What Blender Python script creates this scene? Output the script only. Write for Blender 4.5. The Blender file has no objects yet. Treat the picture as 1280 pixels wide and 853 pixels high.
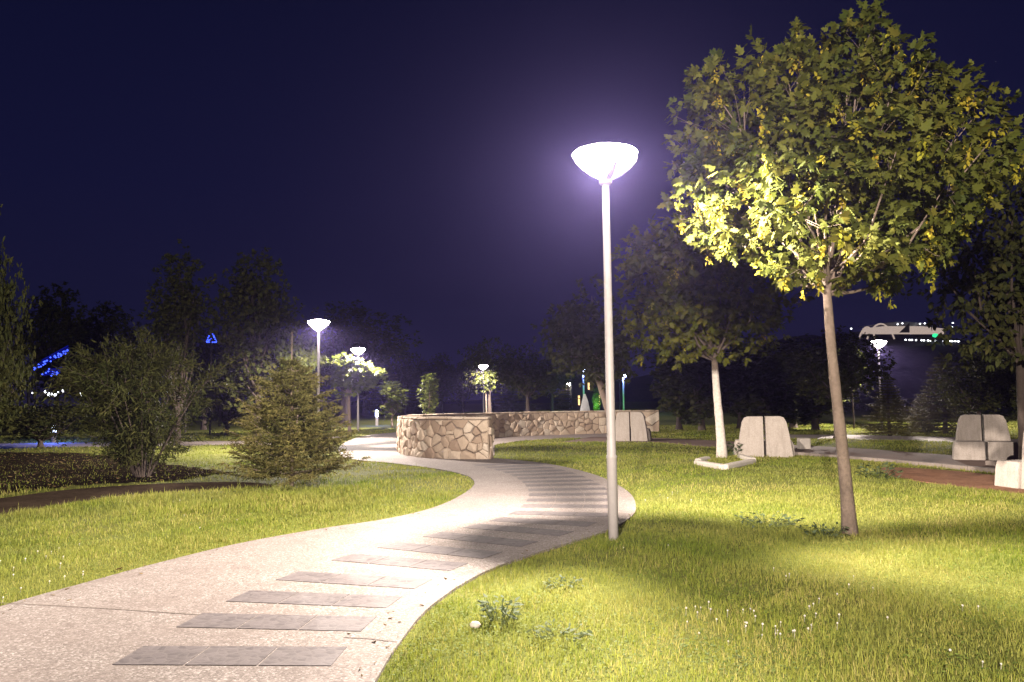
import bpy, math, random
import numpy as np
from mathutils import Vector, Matrix

rng = np.random.default_rng(7)
random.seed(7)
S = bpy.context.scene
COL = S.collection
R = math.radians

# ------------------------------------------------------------------ camera
F = 1000.0                      # focal length in pixels of a 1280 x 853 frame
EYE = 1.6
PITCH = math.atan(72.5 / F)
ROLL = R(-0.8)
cam_d = bpy.data.cameras.new('camera')
cam = bpy.data.objects.new('camera', cam_d)
COL.objects.link(cam)
cam_d.sensor_width = 36.0
cam_d.lens = 36.0 * F / 1280.0
cam_d.clip_start = 0.05
cam_d.clip_end = 4000
CM = (Matrix.Translation((0, 0, EYE)) @ Matrix.Rotation(R(90) + PITCH, 4, 'X') @ Matrix.Rotation(ROLL, 4, 'Z'))
cam.matrix_world = CM
S.camera = cam
C3 = CM.to_3x3()


def ray(px, py):
    return C3 @ Vector(((px - 640) / F, -(py - 426.5) / F, -1))


def gp(px, py, z=0.0):
    """photo position -> point on the ground"""
    d = ray(px, py)
    t = (z - EYE) / d.z
    return (d.x * t, d.y * t)


def at(px, py, Y):
    d = ray(px, py)
    t = Y / d.y
    return (d.x * t, Y, EYE + d.z * t)


# ------------------------------------------------------------------ mesh helpers
class MB:
    def __init__(s):
        s.v, s.f, s.n = [], [], 0

    def add(s, verts, faces):
        s.v.extend([tuple(p) for p in verts])
        s.f.extend([tuple(i + s.n for i in f) for f in faces])
        s.n += len(verts)
        return s

    def box(s, c, size, rot=None):
        hx, hy, hz = size[0] / 2, size[1] / 2, size[2] / 2
        vs = [Vector((x, y, z)) for z in (-hz, hz) for y in (-hy, hy) for x in (-hx, hx)]
        if rot is not None:
            vs = [rot @ p for p in vs]
        vs = [p + Vector(c) for p in vs]
        return s.add(vs, [(0, 2, 3, 1), (4, 5, 7, 6), (0, 1, 5, 4), (2, 6, 7, 3), (0, 4, 6, 2), (1, 3, 7, 5)])

    def tube(s, pts, rad, n=8, cap=True):
        pts = [Vector(p) for p in pts]
        if not hasattr(rad, '__len__'):
            rad = [rad] * len(pts)
        vs, fs = [], []
        up = Vector((0.31, 0.17, 0.94))
        prev = None
        for i, p in enumerate(pts):
            a = pts[max(i - 1, 0)]
            b = pts[min(i + 1, len(pts) - 1)]
            t = (b - a)
            if t.length < 1e-9:
                t = Vector((0, 0, 1))
            t.normalize()
            if prev is None:
                u = t.orthogonal().normalized()
            else:
                u = (prev - t * prev.dot(t)).normalized()
            prev = u
            w = t.cross(u)
            for k in range(n):
                an = 2 * math.pi * k / n
                vs.append(p + (u * math.cos(an) + w * math.sin(an)) * rad[i])
        for i in range(len(pts) - 1):
            for k in range(n):
                k2 = (k + 1) % n
                fs.append((i * n + k, i * n + k2, (i + 1) * n + k2, (i + 1) * n + k))
        if cap:
            fs.append(tuple(range(n))[::-1])
            fs.append(tuple((len(pts) - 1) * n + k for k in range(n)))
        return s.add(vs, fs)

    def lathe(s, prof, n=32, c=(0, 0, 0)):
        vs, fs = [], []
        for r, z in prof:
            for k in range(n):
                a = 2 * math.pi * k / n
                vs.append((c[0] + r * math.cos(a), c[1] + r * math.sin(a), c[2] + z))
        for i in range(len(prof) - 1):
            for k in range(n):
                k2 = (k + 1) % n
                fs.append((i * n + k, i * n + k2, (i + 1) * n + k2, (i + 1) * n + k))
        return s.add(vs, fs)

    def mesh(s, name, smooth=False):
        m = bpy.data.meshes.new(name)
        m.from_pydata(s.v, [], s.f)
        m.validate()
        if smooth:
            m.polygons.foreach_set('use_smooth', [True] * len(m.polygons))
        m.update()
        return m


def np_mesh(name, verts, nper, counts, attr=None, smooth=False):
    """verts (N,3); faces = consecutive index lists given as flat array + counts"""
    m = bpy.data.meshes.new(name)
    m.vertices.add(len(verts))
    m.vertices.foreach_set('co', np.ascontiguousarray(verts, dtype=np.float32).ravel())
    m.loops.add(len(nper))
    m.loops.foreach_set('vertex_index', np.ascontiguousarray(nper, dtype=np.int32))
    m.polygons.add(len(counts))
    starts = np.concatenate([[0], np.cumsum(counts)[:-1]]).astype(np.int32)
    m.polygons.foreach_set('loop_start', starts)
    m.polygons.foreach_set('loop_total', np.asarray(counts, dtype=np.int32))
    if smooth:
        m.polygons.foreach_set('use_smooth', np.ones(len(counts), dtype=bool))
    if attr is not None:
        a = m.attributes.new('var', 'FLOAT', 'FACE')
        a.data.foreach_set('value', np.ascontiguousarray(attr, dtype=np.float32))
    m.update()
    return m


def obj(name, mesh, mat=None, parent=None, loc=None):
    o = bpy.data.objects.new(name, mesh)
    COL.objects.link(o)
    if mat is not None and mesh is not None and len(mesh.materials) == 0:
        mesh.materials.append(mat)
    if parent is not None:
        o.parent = parent
    if loc is not None:
        o.location = loc
    return o


def tag(o, label, cat, group=None, kind=None):
    o['label'] = label
    o['category'] = cat
    if group:
        o['group'] = group
    if kind:
        o['kind'] = kind
    return o


def thing(name, label, cat, loc=(0, 0, 0), rz=0.0, group=None):
    o = bpy.data.objects.new(name, None)
    COL.objects.link(o)
    o.location = loc
    o.rotation_euler = (0, 0, rz)
    o.empty_display_size = 0.2
    return tag(o, label, cat, group)


def struct(name, mesh, mat, parent=None):
    o = obj(name, mesh, mat, parent)
    if parent is None:
        o['kind'] = 'structure'
    return o


CHILD = {}


def copy_tree(root):
    r = root.copy()
    COL.objects.link(r)

    def rec(src, dst):
        for ch in [c for c in bpy.data.objects if c.parent is src]:
            k = ch.copy()
            COL.objects.link(k)
            k.parent = dst
            rec(ch, k)
    rec(root, r)
    return r


# ------------------------------------------------------------------ materials
class NT:
    def __init__(s, name):
        s.m = bpy.data.materials.new(name)
        s.m.use_nodes = True
        s.t = s.m.node_tree
        s.t.nodes.clear()
        s.out = s.n('ShaderNodeOutputMaterial')

    def n(s, typ, **kw):
        nd = s.t.nodes.new(typ)
        for k, v in kw.items():
            if k in nd.inputs:
                nd.inputs[k].default_value = v
            else:
                setattr(nd, k, v)
        return nd

    def l(s, a, b):
        s.t.links.new(a, b)

    def pos(s):
        return s.n('ShaderNodeNewGeometry').outputs['Position']

    def objc(s):
        return s.n('ShaderNodeTexCoord').outputs['Object']

    def noise(s, scale, detail=4, rough=0.6, vec=None):
        nd = s.n('ShaderNodeTexNoise')
        nd.inputs['Scale'].default_value = scale
        nd.inputs['Detail'].default_value = detail
        nd.inputs['Roughness'].default_value = rough
        if vec is not None:
            s.l(vec, nd.inputs['Vector'])
        return nd.outputs['Fac']

    def ramp(s, fac, stops, interp='LINEAR'):
        nd = s.n('ShaderNodeValToRGB')
        cr = nd.color_ramp
        cr.interpolation = interp
        while len(cr.elements) < len(stops):
            cr.elements.new(0.5)
        for e, (p, c) in zip(cr.elements, stops):
            e.position = p
            e.color = (*c, 1) if len(c) == 3 else c
        s.l(fac, nd.inputs['Fac'])
        return nd.outputs['Color']

    def mix(s, fac, a, b, mode='MIX'):
        nd = s.n('ShaderNodeMix')
        nd.data_type = 'RGBA'
        nd.blend_type = mode
        for sock, v in ((nd.inputs[0], fac), (nd.inputs[6], a), (nd.inputs[7], b)):
            if isinstance(v, (int, float)):
                sock.default_value = v
            elif isinstance(v, tuple):
                sock.default_value = (*v, 1)
            else:
                s.l(v, sock)
        return nd.outputs[2]

    def bump(s, h, strength=0.5, dist=0.02):
        nd = s.n('ShaderNodeBump')
        nd.inputs['Strength'].default_value = strength
        nd.inputs['Distance'].default_value = dist
        s.l(h, nd.inputs['Height'])
        return nd.outputs['Normal']

    def principled(s, col, rough=0.8, normal=None, metal=0.0, spec=0.3):
        p = s.n('ShaderNodeBsdfPrincipled')
        if isinstance(col, tuple):
            p.inputs['Base Color'].default_value = (*col, 1)
        else:
            s.l(col, p.inputs['Base Color'])
        if isinstance(rough, float):
            p.inputs['Roughness'].default_value = rough
        else:
            s.l(rough, p.inputs['Roughness'])
        p.inputs['Metallic'].default_value = metal
        p.inputs['Specular IOR Level'].default_value = spec
        if normal is not None:
            s.l(normal, p.inputs['Normal'])
        return p.outputs['BSDF']

    def done(s, shader):
        s.l(shader, s.out.inputs['Surface'])
        return s.m


def m_leaf(name, stops, trans=0.35, rough=0.55, spec=0.25, nscale=1.2):
    t = NT(name)
    at_ = t.n('ShaderNodeAttribute', attribute_name='var')
    col = t.ramp(at_.outputs['Fac'], stops)
    nz = t.noise(nscale, 3, 0.6, t.objc())
    col = t.mix(t.ramp(nz, [(0.35, (0, 0, 0)), (0.7, (0.55, 0.55, 0.55))]), col, stops[-1][1])
    p = t.principled(col, rough, spec=spec)
    tr = t.n('ShaderNodeBsdfTranslucent')
    t.l(col, tr.inputs['Color'])
    mx = t.n('ShaderNodeMixShader')
    mx.inputs[0].default_value = trans
    t.l(p, mx.inputs[1])
    t.l(tr.outputs[0], mx.inputs[2])
    return t.done(mx.outputs[0])


def m_plain(name, col, rough=0.7, spec=0.3, metal=0.0, nscale=30, var=0.25, bump=0.2, bdist=0.01):
    t = NT(name)
    o = t.objc()
    nz = t.noise(nscale, 5, 0.65, o)
    big = t.noise(nscale * 0.13, 3, 0.6, o)
    dk = tuple(c * (1 - var) for c in col)
    lt = tuple(min(1, c * (1 + var)) for c in col)
    c = t.mix(0.5, t.ramp(nz, [(0.3, dk), (0.7, lt)]), t.ramp(big, [(0.3, dk), (0.7, lt)]))
    return t.done(t.principled(c, rough, t.bump(nz, bump, bdist), metal, spec))


def t_div(t, sock, by):
    d = t.n('ShaderNodeMath', operation='DIVIDE')
    t.l(sock, d.inputs[0])
    d.inputs[1].default_value = by
    return d.outputs[0]


def m_emit(name, col, strength):
    t = NT(name)
    e = t.n('ShaderNodeEmission')
    e.inputs['Color'].default_value = (*col, 1)
    e.inputs['Strength'].default_value = strength
    t.m.cycles.emission_sampling = 'NONE'
    return t.done(e.outputs[0])


def m_diffuser(name, col, strength):
    t = NT(name)
    e = t.n('ShaderNodeEmission')
    e.inputs['Color'].default_value = (*col, 1)
    e.inputs['Strength'].default_value = strength
    tr = t.n('ShaderNodeBsdfTransparent')
    mx = t.n('ShaderNodeMixShader')
    mx.inputs[0].default_value = 0.35
    t.l(tr.outputs[0], mx.inputs[1])
    t.l(e.outputs[0], mx.inputs[2])
    t.m.cycles.emission_sampling = 'NONE'
    return t.done(mx.outputs[0])


M = {}


def build_materials():
    # lawn soil
    t = NT('lawn_soil')
    p = t.pos()
    n1 = t.noise(0.5, 4, 0.6, p)
    n2 = t.noise(18, 5, 0.7, p)
    c = t.mix(t.ramp(n2, [(0.35, (0, 0, 0)), (0.65, (1, 1, 1))]), (0.06, 0.07, 0.014), (0.12, 0.13, 0.024))
    c = t.mix(t.ramp(n1, [(0.5, (0, 0, 0)), (0.75, (0.5, 0.5, 0.5))]), c, (0.12, 0.105, 0.04))
    M['ground'] = t.done(t.principled(c, 0.95, t.bump(n2, 0.8, 0.03), spec=0.1))

    # exposed aggregate path
    t = NT('exposed_aggregate')
    p = t.pos()
    vo = t.n('ShaderNodeTexVoronoi')
    vo.inputs['Scale'].default_value = 75
    t.l(p, vo.inputs['Vector'])
    vr = t.n('ShaderNodeTexVoronoi')
    vr.inputs['Scale'].default_value = 190
    t.l(p, vr.inputs['Vector'])
    n1 = t.noise(1.1, 6, 0.65, p)
    n2 = t.noise(9, 5, 0.7, p)
    sep = t.n('ShaderNodeSeparateColor')
    t.l(vo.outputs['Color'], sep.inputs[0])
    c = t.ramp(sep.outputs[0], [(0.0, (0.08, 0.067, 0.059)), (0.4, (0.142, 0.122, 0.11)), (0.8, (0.20, 0.176, 0.16)), (1.0, (0.35, 0.325, 0.30))])
    c = t.mix(t.ramp(vo.outputs['Distance'], [(0.3, (0, 0, 0)), (0.75, (0.45, 0.45, 0.45))]), c, (0.15, 0.125, 0.11))
    c = t.mix(t.ramp(n1, [(0.38, (0, 0, 0)), (0.7, (0.6, 0.6, 0.6))]), c, (0.125, 0.1, 0.088))
    c = t.mix(t.ramp(n2, [(0.5, (0, 0, 0)), (0.72, (0.3, 0.3, 0.3))]), c, (0.25, 0.217, 0.193))
    n3 = t.noise(2.7, 8, 0.75, p)
    c = t.mix(t.ramp(n3, [(0.52, (0, 0, 0)), (0.66, (0.5, 0.5, 0.5))]), c, (0.105, 0.085, 0.075))
    h = t.mix(0.5, vo.outputs['Distance'], vr.outputs['Distance'])
    M['path'] = t.done(t.principled(c, 0.85, t.bump(h, 0.45, -0.006), spec=0.25))

    # stamped grey paving strips
    t = NT('stamped_paving')
    p = t.pos()
    vo = t.n('ShaderNodeTexVoronoi', feature='DISTANCE_TO_EDGE')
    vo.inputs['Scale'].default_value = 15
    t.l(p, vo.inputs['Vector'])
    v2 = t.n('ShaderNodeTexVoronoi')
    v2.inputs['Scale'].default_value = 15
    t.l(p, v2.inputs['Vector'])
    sep = t.n('ShaderNodeSeparateColor')
    t.l(v2.outputs['Color'], sep.inputs[0])
    n2 = t.noise(40, 5, 0.7, p)
    n1 = t.noise(1.3, 4, 0.6, p)
    c = t.ramp(sep.outputs[0], [(0.0, (0.05, 0.043, 0.044)), (1.0, (0.098, 0.085, 0.085))])
    c = t.mix(t.ramp(vo.outputs['Distance'], [(0.0, (0.7, 0.7, 0.7)), (0.12, (0, 0, 0))]), c, (0.11, 0.095, 0.091))
    c = t.mix(t.ramp(n2, [(0.4, (0, 0, 0)), (0.7, (0.45, 0.45, 0.45))]), c, (0.092, 0.08, 0.08))
    c = t.mix(t.ramp(n1, [(0.42, (0, 0, 0)), (0.7, (0.45, 0.45, 0.45))]), c, (0.108, 0.094, 0.09))
    M['strip'] = t.done(t.principled(c, 0.75, t.bump(vo.outputs['Distance'], 0.4, 0.01), spec=0.3))

    M['joint'] = m_plain('path_joint', (0.11, 0.09, 0.075), 0.9)
    M['plaza'] = m_plain('plaza_concrete', (0.26, 0.22, 0.2), 0.85, nscale=8)
    M['brick_path'] = m_plain('worn_brick_paving', (0.13, 0.085, 0.066), 0.9, nscale=14, var=0.35, bump=0.4)
    M['kerb'] = m_plain('kerb_concrete', (0.2, 0.165, 0.14), 0.85, nscale=12, var=0.3)
    M['soil'] = m_plain('red_brown_soil', (0.17, 0.09, 0.055), 1.0, spec=0.03, nscale=16, var=0.5, bump=0.9, bdist=0.03)
    M['litter_shade'] = m_plain('litter_soil_shade', (0.016, 0.012, 0.008), 1.0, spec=0.0, nscale=14, var=0.6, bump=0.9, bdist=0.03)  # litter soil, its colour sunk near black to stand in for shrub shade
    M['dirt'] = m_plain('dry_dirt', (0.05, 0.036, 0.025), 1.0, spec=0.0, nscale=9, var=0.5, bump=0.8, bdist=0.03)
    M['pole'] = m_plain('galvanised_paint', (0.30, 0.275, 0.26), 0.5, 0.4, nscale=14, var=0.12, bump=0.05)
    M['pole_dark'] = m_plain('dark_bracket', (0.12, 0.115, 0.11), 0.5, 0.4, nscale=14)
    M['glow'] = m_diffuser('lamp_glow', (1.0, 0.90, 0.93), 40)
    M['glow_blue'] = m_diffuser('lamp_glow_blue', (0.55, 0.65, 1.0), 30)
    M['glow_cap'] = m_emit('lamp_dome_glow', (1.0, 0.88, 0.84), 75)
    M['glow_cap'].cycles.emission_sampling = 'AUTO'
    M['grass'] = m_leaf('grass_blades', [(0.0, (0.055, 0.092, 0.009)), (0.45, (0.13, 0.17, 0.016)), (0.85, (0.195, 0.218, 0.025)), (1.0, (0.29, 0.255, 0.08))], 0.4, 0.6, 0.2, 0.45)
    M['clover'] = m_plain('clover_white', (0.33, 0.31, 0.26), 0.9)
    M['leaf_maple'] = m_leaf('maple_leaf', [(0.0, (0.029, 0.041, 0.007)), (0.55, (0.060, 0.074, 0.012)), (1.0, (0.12, 0.108, 0.018))], 0.32, 0.7, 0.1)
    M['leaf_warm'] = m_leaf('warm_maple_leaf', [(0.0, (0.045, 0.055, 0.009)), (0.55, (0.088, 0.10, 0.014)), (1.0, (0.15, 0.135, 0.022))], 0.32, 0.75, 0.05)
    M['leaf_dark'] = m_leaf('dark_leaf', [(0.0, (0.022, 0.029, 0.009)), (0.6, (0.040, 0.047, 0.013)), (1.0, (0.065, 0.06, 0.018))], 0.25, 0.75, 0.08)
    M['leaf_young'] = m_leaf('young_leaf', [(0.0, (0.075, 0.1, 0.018)), (0.6, (0.11, 0.135, 0.028)), (1.0, (0.14, 0.15, 0.04))], 0.4)
    M['needle'] = m_leaf('fir_needle', [(0.0, (0.032, 0.038, 0.011)), (0.6, (0.062, 0.062, 0.018)), (1.0, (0.11, 0.09, 0.03))], 0.1, 0.8, 0.08)
    M['seed'] = m_leaf('seed_cluster', [(0.0, (0.24, 0.26, 0.02)), (0.8, (0.33, 0.30, 0.03)), (1.0, (0.36, 0.22, 0.03))], 0.45, 0.7, 0.1)
    M['bark'] = m_plain('grey_brown_bark', (0.14, 0.105, 0.08), 0.9, nscale=22, var=0.45, bump=0.9, bdist=0.015)
    M['bark_dark'] = m_plain('dark_bark', (0.06, 0.045, 0.036), 0.9, nscale=22, var=0.4, bump=0.8, bdist=0.015)
    M['bark_white'] = m_plain('limewashed_bark', (0.46, 0.41, 0.36), 0.9, nscale=16, var=0.22, bump=0.6, bdist=0.012)
    t = NT('half_limewashed_bark')
    o = t.objc()
    sx_ = t.n('ShaderNodeSeparateXYZ')
    t.l(o, sx_.inputs[0])
    nz = t.noise(16, 5, 0.65, o)
    ad_ = t.n('ShaderNodeMath', operation='MULTIPLY_ADD')
    t.l(nz, ad_.inputs[0])
    ad_.inputs[1].default_value = 0.35
    t.l(sx_.outputs['Z'], ad_.inputs[2])
    fac = t.ramp(t_div(t, ad_.outputs[0], 4.0), [(0.575, (0, 0, 0)), (0.60, (1, 1, 1))])
    wht = t.ramp(nz, [(0.3, (0.36, 0.315, 0.27)), (0.7, (0.55, 0.5, 0.44))])
    brk = t.ramp(nz, [(0.3, (0.06, 0.045, 0.035)), (0.7, (0.13, 0.1, 0.075))])
    M['bark_half'] = t.done(t.principled(t.mix(fac, wht, brk), 0.9, t.bump(nz, 0.7, 0.012), spec=0.2))
    M['concrete'] = m_plain('cast_concrete', (0.33, 0.285, 0.245), 0.9, nscale=24, var=0.26, bump=0.5)
    t = NT('cast_concrete')
    o = t.objc()
    mp = t.n('ShaderNodeMapping')
    mp.inputs['Scale'].default_value = (9, 9, 1.1)
    t.l(o, mp.inputs['Vector'])
    n1 = t.noise(1.0, 5, 0.7, mp.outputs['Vector'])
    n2 = t.noise(38, 5, 0.7, o)
    n3 = t.noise(3.2, 5, 0.65, o)
    c = t.ramp(n2, [(0.3, (0.28, 0.24, 0.205)), (0.7, (0.39, 0.345, 0.30))])
    c = t.mix(t.ramp(n1, [(0.48, (0, 0, 0)), (0.72, (0.55, 0.55, 0.55))]), c, (0.17, 0.145, 0.12))
    c = t.mix(t.ramp(n3, [(0.5, (0, 0, 0)), (0.7, (0.35, 0.35, 0.35))]), c, (0.22, 0.19, 0.155))
    M['concrete'] = t.done(t.principled(c, 0.92, t.bump(n2, 0.5, 0.01), spec=0.2))
    M['mortar'] = m_plain('wall_mortar', (0.17, 0.135, 0.105), 0.95, nscale=20, var=0.3, bump=0.6)
    M['whitestone'] = m_plain('white_stone', (0.38, 0.345, 0.3), 0.9, nscale=14, var=0.2, bump=0.5)
    M['rubble'] = None
    t = NT('rubble_stone')
    a = t.n('ShaderNodeAttribute', attribute_name='var')
    o = t.objc()
    n2 = t.noise(14, 5, 0.7, o)
    c = t.ramp(a.outputs['Fac'], [(0.0, (0.26, 0.19, 0.135)), (0.4, (0.38, 0.295, 0.215)), (0.75, (0.46, 0.375, 0.285)), (1.0, (0.52, 0.45, 0.36))])
    c = t.mix(t.ramp(n2, [(0.35, (0, 0, 0)), (0.7, (0.5, 0.5, 0.5))]), c, (0.27, 0.21, 0.155))
    M['rubble'] = t.done(t.principled(c, 0.9, t.bump(n2, 0.7, 0.025), spec=0.2))
    M['hill'] = m_plain('hill_scrub', (0.02, 0.022, 0.012), 0.95, nscale=0.2, var=0.6, bump=1.0, bdist=1.0)
    M['white_wall'] = m_plain('white_render', (0.6, 0.55, 0.5), 0.8, nscale=1.0)
    M['lit_wall'] = m_emit('lit_wall_glow', (1.0, 0.78, 0.66), 0.5)  # emission stands in for lamplight falling on the terrace wall and arches
    M['led_white'] = m_emit('white_light', (0.92, 0.95, 1.0), 6)
    M['led_blue'] = m_emit('blue_light', (0.05, 0.10, 1.0), 3.0)
    M['led_green'] = m_emit('green_light', (0.03, 0.8, 0.3), 1.6)
    M['led_warm'] = m_emit('warm_window_light', (1.0, 0.62, 0.25), 2.0)
    M['led_orange'] = m_emit('orange_light', (1.0, 0.55, 0.3), 8)
    M['dark_wall'] = m_plain('dark_timber', (0.035, 0.028, 0.026), 0.8, nscale=5)
    M['brown'] = m_plain('brown_fabric', (0.2, 0.13, 0.1), 0.9)
    M['white_plastic'] = m_plain('white_tarpaulin', (0.65, 0.65, 0.65), 0.7)


build_materials()


# ------------------------------------------------------------------ curves on the ground
def crom(pts, step=0.2, closed=False):
    P = [np.array(p, float) for p in pts]
    n = len(P)
    out = []
    rngi = range(n if closed else n - 1)
    for i in rngi:
        if closed:
            p0, p1, p2, p3 = P[(i - 1) % n], P[i], P[(i + 1) % n], P[(i + 2) % n]
        else:
            p0, p1, p2, p3 = P[max(i - 1, 0)], P[i], P[i + 1], P[min(i + 2, n - 1)]
        k = max(1, min(60, int(np.linalg.norm(p2 - p1) / step)))
        for j in range(k):
            t = j / k
            out.append(0.5 * ((2 * p1) + (-p0 + p2) * t + (2 * p0 - 5 * p1 + 4 * p2 - p3) * t * t + (-p0 + 3 * p1 - 3 * p2 + p3) * t ** 3))
    if not closed:
        out.append(P[-1])
    return np.array(out)


RIGHT = [gp(*p) for p in [(405, 1000), (430, 925), (468, 853), (498, 805), (540, 756), (605, 715), (680, 688), (745, 668), (782, 651), (795, 634), (783, 613), (745, 594), (692, 581), (640, 574.5), (606, 572.5)]]
LEFT = [gp(*p) for p in [(-420, 905), (-200, 822), (0, 758), (100, 730), (200, 703), (300, 679), (400, 661), (480, 649), (540, 635), (578, 618), (593, 604), (582, 594), (545, 586), (490, 579), (440, 574), (424, 567), (425, 558), (438, 550), (462, 544), (500, 540.2)]]
INNER = [gp(*p) for p in [(560, 539.5), (548, 543), (522, 549), (506, 556), (506, 562), (530, 568), (570, 571.5)]]
right_c = crom(RIGHT, 0.15)
left_c = crom(LEFT, 0.15)
inner_c = crom(INNER, 0.2)
PATH = np.concatenate([right_c, inner_c[::-1], left_c[::-1]])

plaza_px = [(618, 569), (606, 571.5), (588, 566), (560, 558), (545, 547), (600, 542), (700, 538), (790, 538), (770, 546.5), (705, 548), (650, 551), (618, 556)]
PLAZA = np.array([gp(*p) for p in plaza_px])
BRICK = crom([gp(*p) for p in [(700, 553), (815, 553), (900, 560), (990, 568), (1100, 577), (1280, 594), (1500, 618)]], 0.6)
BRICK_F = crom([gp(*p) for p in [(1500, 588), (1280, 575), (1190, 569), (1080, 561), (990, 556), (900, 551), (815, 547.5), (740, 546)]], 0.6)
BRICKP = np.concatenate([BRICK, BRICK_F])
SOIL = crom([gp(*p) for p in [(1105, 584), (1190, 588), (1280, 598), (1500, 622), (1500, 650), (1290, 618), (1230, 612), (1165, 603), (1120, 596)]], 0.3, True)
DIRT = crom([gp(*p) for p in [(-160, 640), (0, 622), (90, 611), (200, 604), (300, 602), (345, 607), (290, 612), (190, 617), (90, 629), (0, 645), (-160, 672)]], 0.3, True)
LITTER_SHADE = crom([gp(*p) for p in [(-300, 650), (-100, 630), (0, 619), (90, 608.5), (200, 602), (285, 600), (300, 594), (230, 583), (140, 571), (0, 566), (-250, 572), (-420, 600)]], 0.6, True)
FARP = np.array([gp(*p) for p in [(950, 548), (1060, 549), (1130, 551), (1200, 553), (1400, 560), (1400, 553), (1200, 546.5), (1130, 545), (1060, 543.5), (950, 543)]])
FARL = np.array([gp(*p) for p in [(-200, 566), (100, 559), (330, 556), (430, 548), (430, 545), (330, 550.5), (100, 553), (-200, 556)]])
STRIPL = crom([gp(*p) for p in [(440, 592), (470, 590), (520, 587.5), (560, 587), (555, 590.5), (510, 592), (470, 594.5), (442, 596)]], 0.3, True)
BARE = crom([gp(*p) for p in [(835, 612), (880, 605), (950, 604), (1000, 609), (960, 617), (880, 622), (840, 620)]], 0.3, True)


def sdf_poly(P, X, Y):
    """signed distance (negative inside)"""
    x, y = X.ravel(), Y.ravel()
    dmin = np.full(x.shape, 1e9)
    inside = np.zeros(x.shape, bool)
    n = len(P)
    for i in range(n):
        a, b = P[i], P[(i + 1) % n]
        ex, ey = b[0] - a[0], b[1] - a[1]
        L = ex * ex + ey * ey + 1e-12
        t = np.clip(((x - a[0]) * ex + (y - a[1]) * ey) / L, 0, 1)
        dmin = np.minimum(dmin, np.hypot(x - a[0] - t * ex, y - a[1] - t * ey))
        if abs(ey) > 1e-12:
            c = ((a[1] > y) != (b[1] > y)) & (x < ex * (y - a[1]) / ey + a[0])
            inside ^= c
    return np.where(inside, -dmin, dmin).reshape(X.shape)


GX0, GX1, GY0, GY1, GS = -26.0, 26.0, 0.0, 50.0, 0.1
gx = np.arange(GX0, GX1 + GS / 2, GS)
gy = np.arange(GY0, GY1 + GS / 2, GS)
GXX, GYY = np.meshgrid(gx, gy)
HARD = [PATH, PLAZA, BRICKP, SOIL, DIRT, FARP, FARL]
SDFG = np.full(GXX.shape, 1e9)
for P_ in HARD:
    # coarse then upsample is not needed; outlines are short
    step = max(1, len(P_) // 140)
    SDFG = np.minimum(SDFG, sdf_poly(P_[::step] if step > 1 else P_, GXX, GYY))
SDF_PATH = sdf_poly(PATH[::max(1, len(PATH) // 260)], GXX, GYY)
SDFG = np.minimum(SDFG, SDF_PATH)


def look(G, x, y):
    fx = np.clip((x - GX0) / GS, 0, len(gx) - 1.001)
    fy = np.clip((y - GY0) / GS, 0, len(gy) - 1.001)
    ix, iy = fx.astype(int), fy.astype(int)
    ax, ay = fx - ix, fy - iy
    return (G[iy, ix] * (1 - ax) * (1 - ay) + G[iy, ix + 1] * ax * (1 - ay) + G[iy + 1, ix] * (1 - ax) * ay + G[iy + 1, ix + 1] * ax * ay)


def wob(x, y):
    return (np.sin(x * 0.9 + 1.3) * np.cos(y * 0.7 + 0.4) + 0.6 * np.sin(x * 2.1 - y * 1.7) + 0.4 * np.sin(x * 4.3 + y * 3.1 + 2)) / 2.0


def gh(x, y):
    """lawn height"""
    x = np.asarray(x, float)
    y = np.asarray(y, float)
    inside = (x > GX0) & (x < GX1) & (y > GY0) & (y < GY1)
    s = look(SDFG, x, y)
    k = np.clip(s / 0.9, 0, 1)
    k = k * k * (3 - 2 * k)
    e = np.clip(s / 0.16, 0, 1)
    h = -0.03 + e * 0.024 + k * (0.03 + 0.035 * wob(x, y))
    return np.where(inside, h, -0.01)


def g1(x, y):
    return float(gh(np.array([x]), np.array([y]))[0])


# ground: a fine sheet near, blended into a coarse one that reaches the horizon
def axis(a, b, fine, far):
    v = list(np.arange(a, b + fine / 2, fine))
    s, p = fine, b
    while p < far:
        s *= 1.5
        p += s
        v.append(p)
    s, p = fine, a
    lo = []
    while p > -far:
        s *= 1.5
        p -= s
        lo.append(p)
    return np.array(lo[::-1] + v)


xs = axis(-20, 20, 0.22, 2500)
ys = axis(0.2, 46, 0.22, 2500)
XX, YY = np.meshgrid(xs, ys)
ZZ = gh(XX, YY)
nx, ny = len(xs), len(ys)
idx = np.arange(nx * ny).reshape(ny, nx)
quads = np.stack([idx[:-1, :-1], idx[:-1, 1:], idx[1:, 1:], idx[1:, :-1]], -1).reshape(-1, 4)
gm = np_mesh('ground', np.stack([XX, YY, ZZ], -1).reshape(-1, 3), quads.ravel(), np.full(len(quads), 4), smooth=True)
struct('ground', gm, M['ground'])


def sheet(name, P, z, mat, thick=0.12, parent=None):
    """flat slab with vertical sides from an outline"""
    import bmesh
    bm = bmesh.new()
    vs = [bm.verts.new((p[0], p[1], z)) for p in P]
    f = bm.faces.new(vs)
    f.normal_update()
    if f.normal.z < 0:
        f.normal_flip()
    ed = list(f.edges)
    r = bmesh.ops.extrude_edge_only(bm, edges=ed)
    for v in [g for g in r['geom'] if isinstance(g, bmesh.types.BMVert)]:
        v.co.z -= thick
    bmesh.ops.triangulate(bm, faces=[f])
    bmesh.ops.recalc_face_normals(bm, faces=bm.faces[:])
    m = bpy.data.meshes.new(name)
    bm.to_mesh(m)
    bm.free()
    return struct(name, m, mat, parent)


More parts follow.
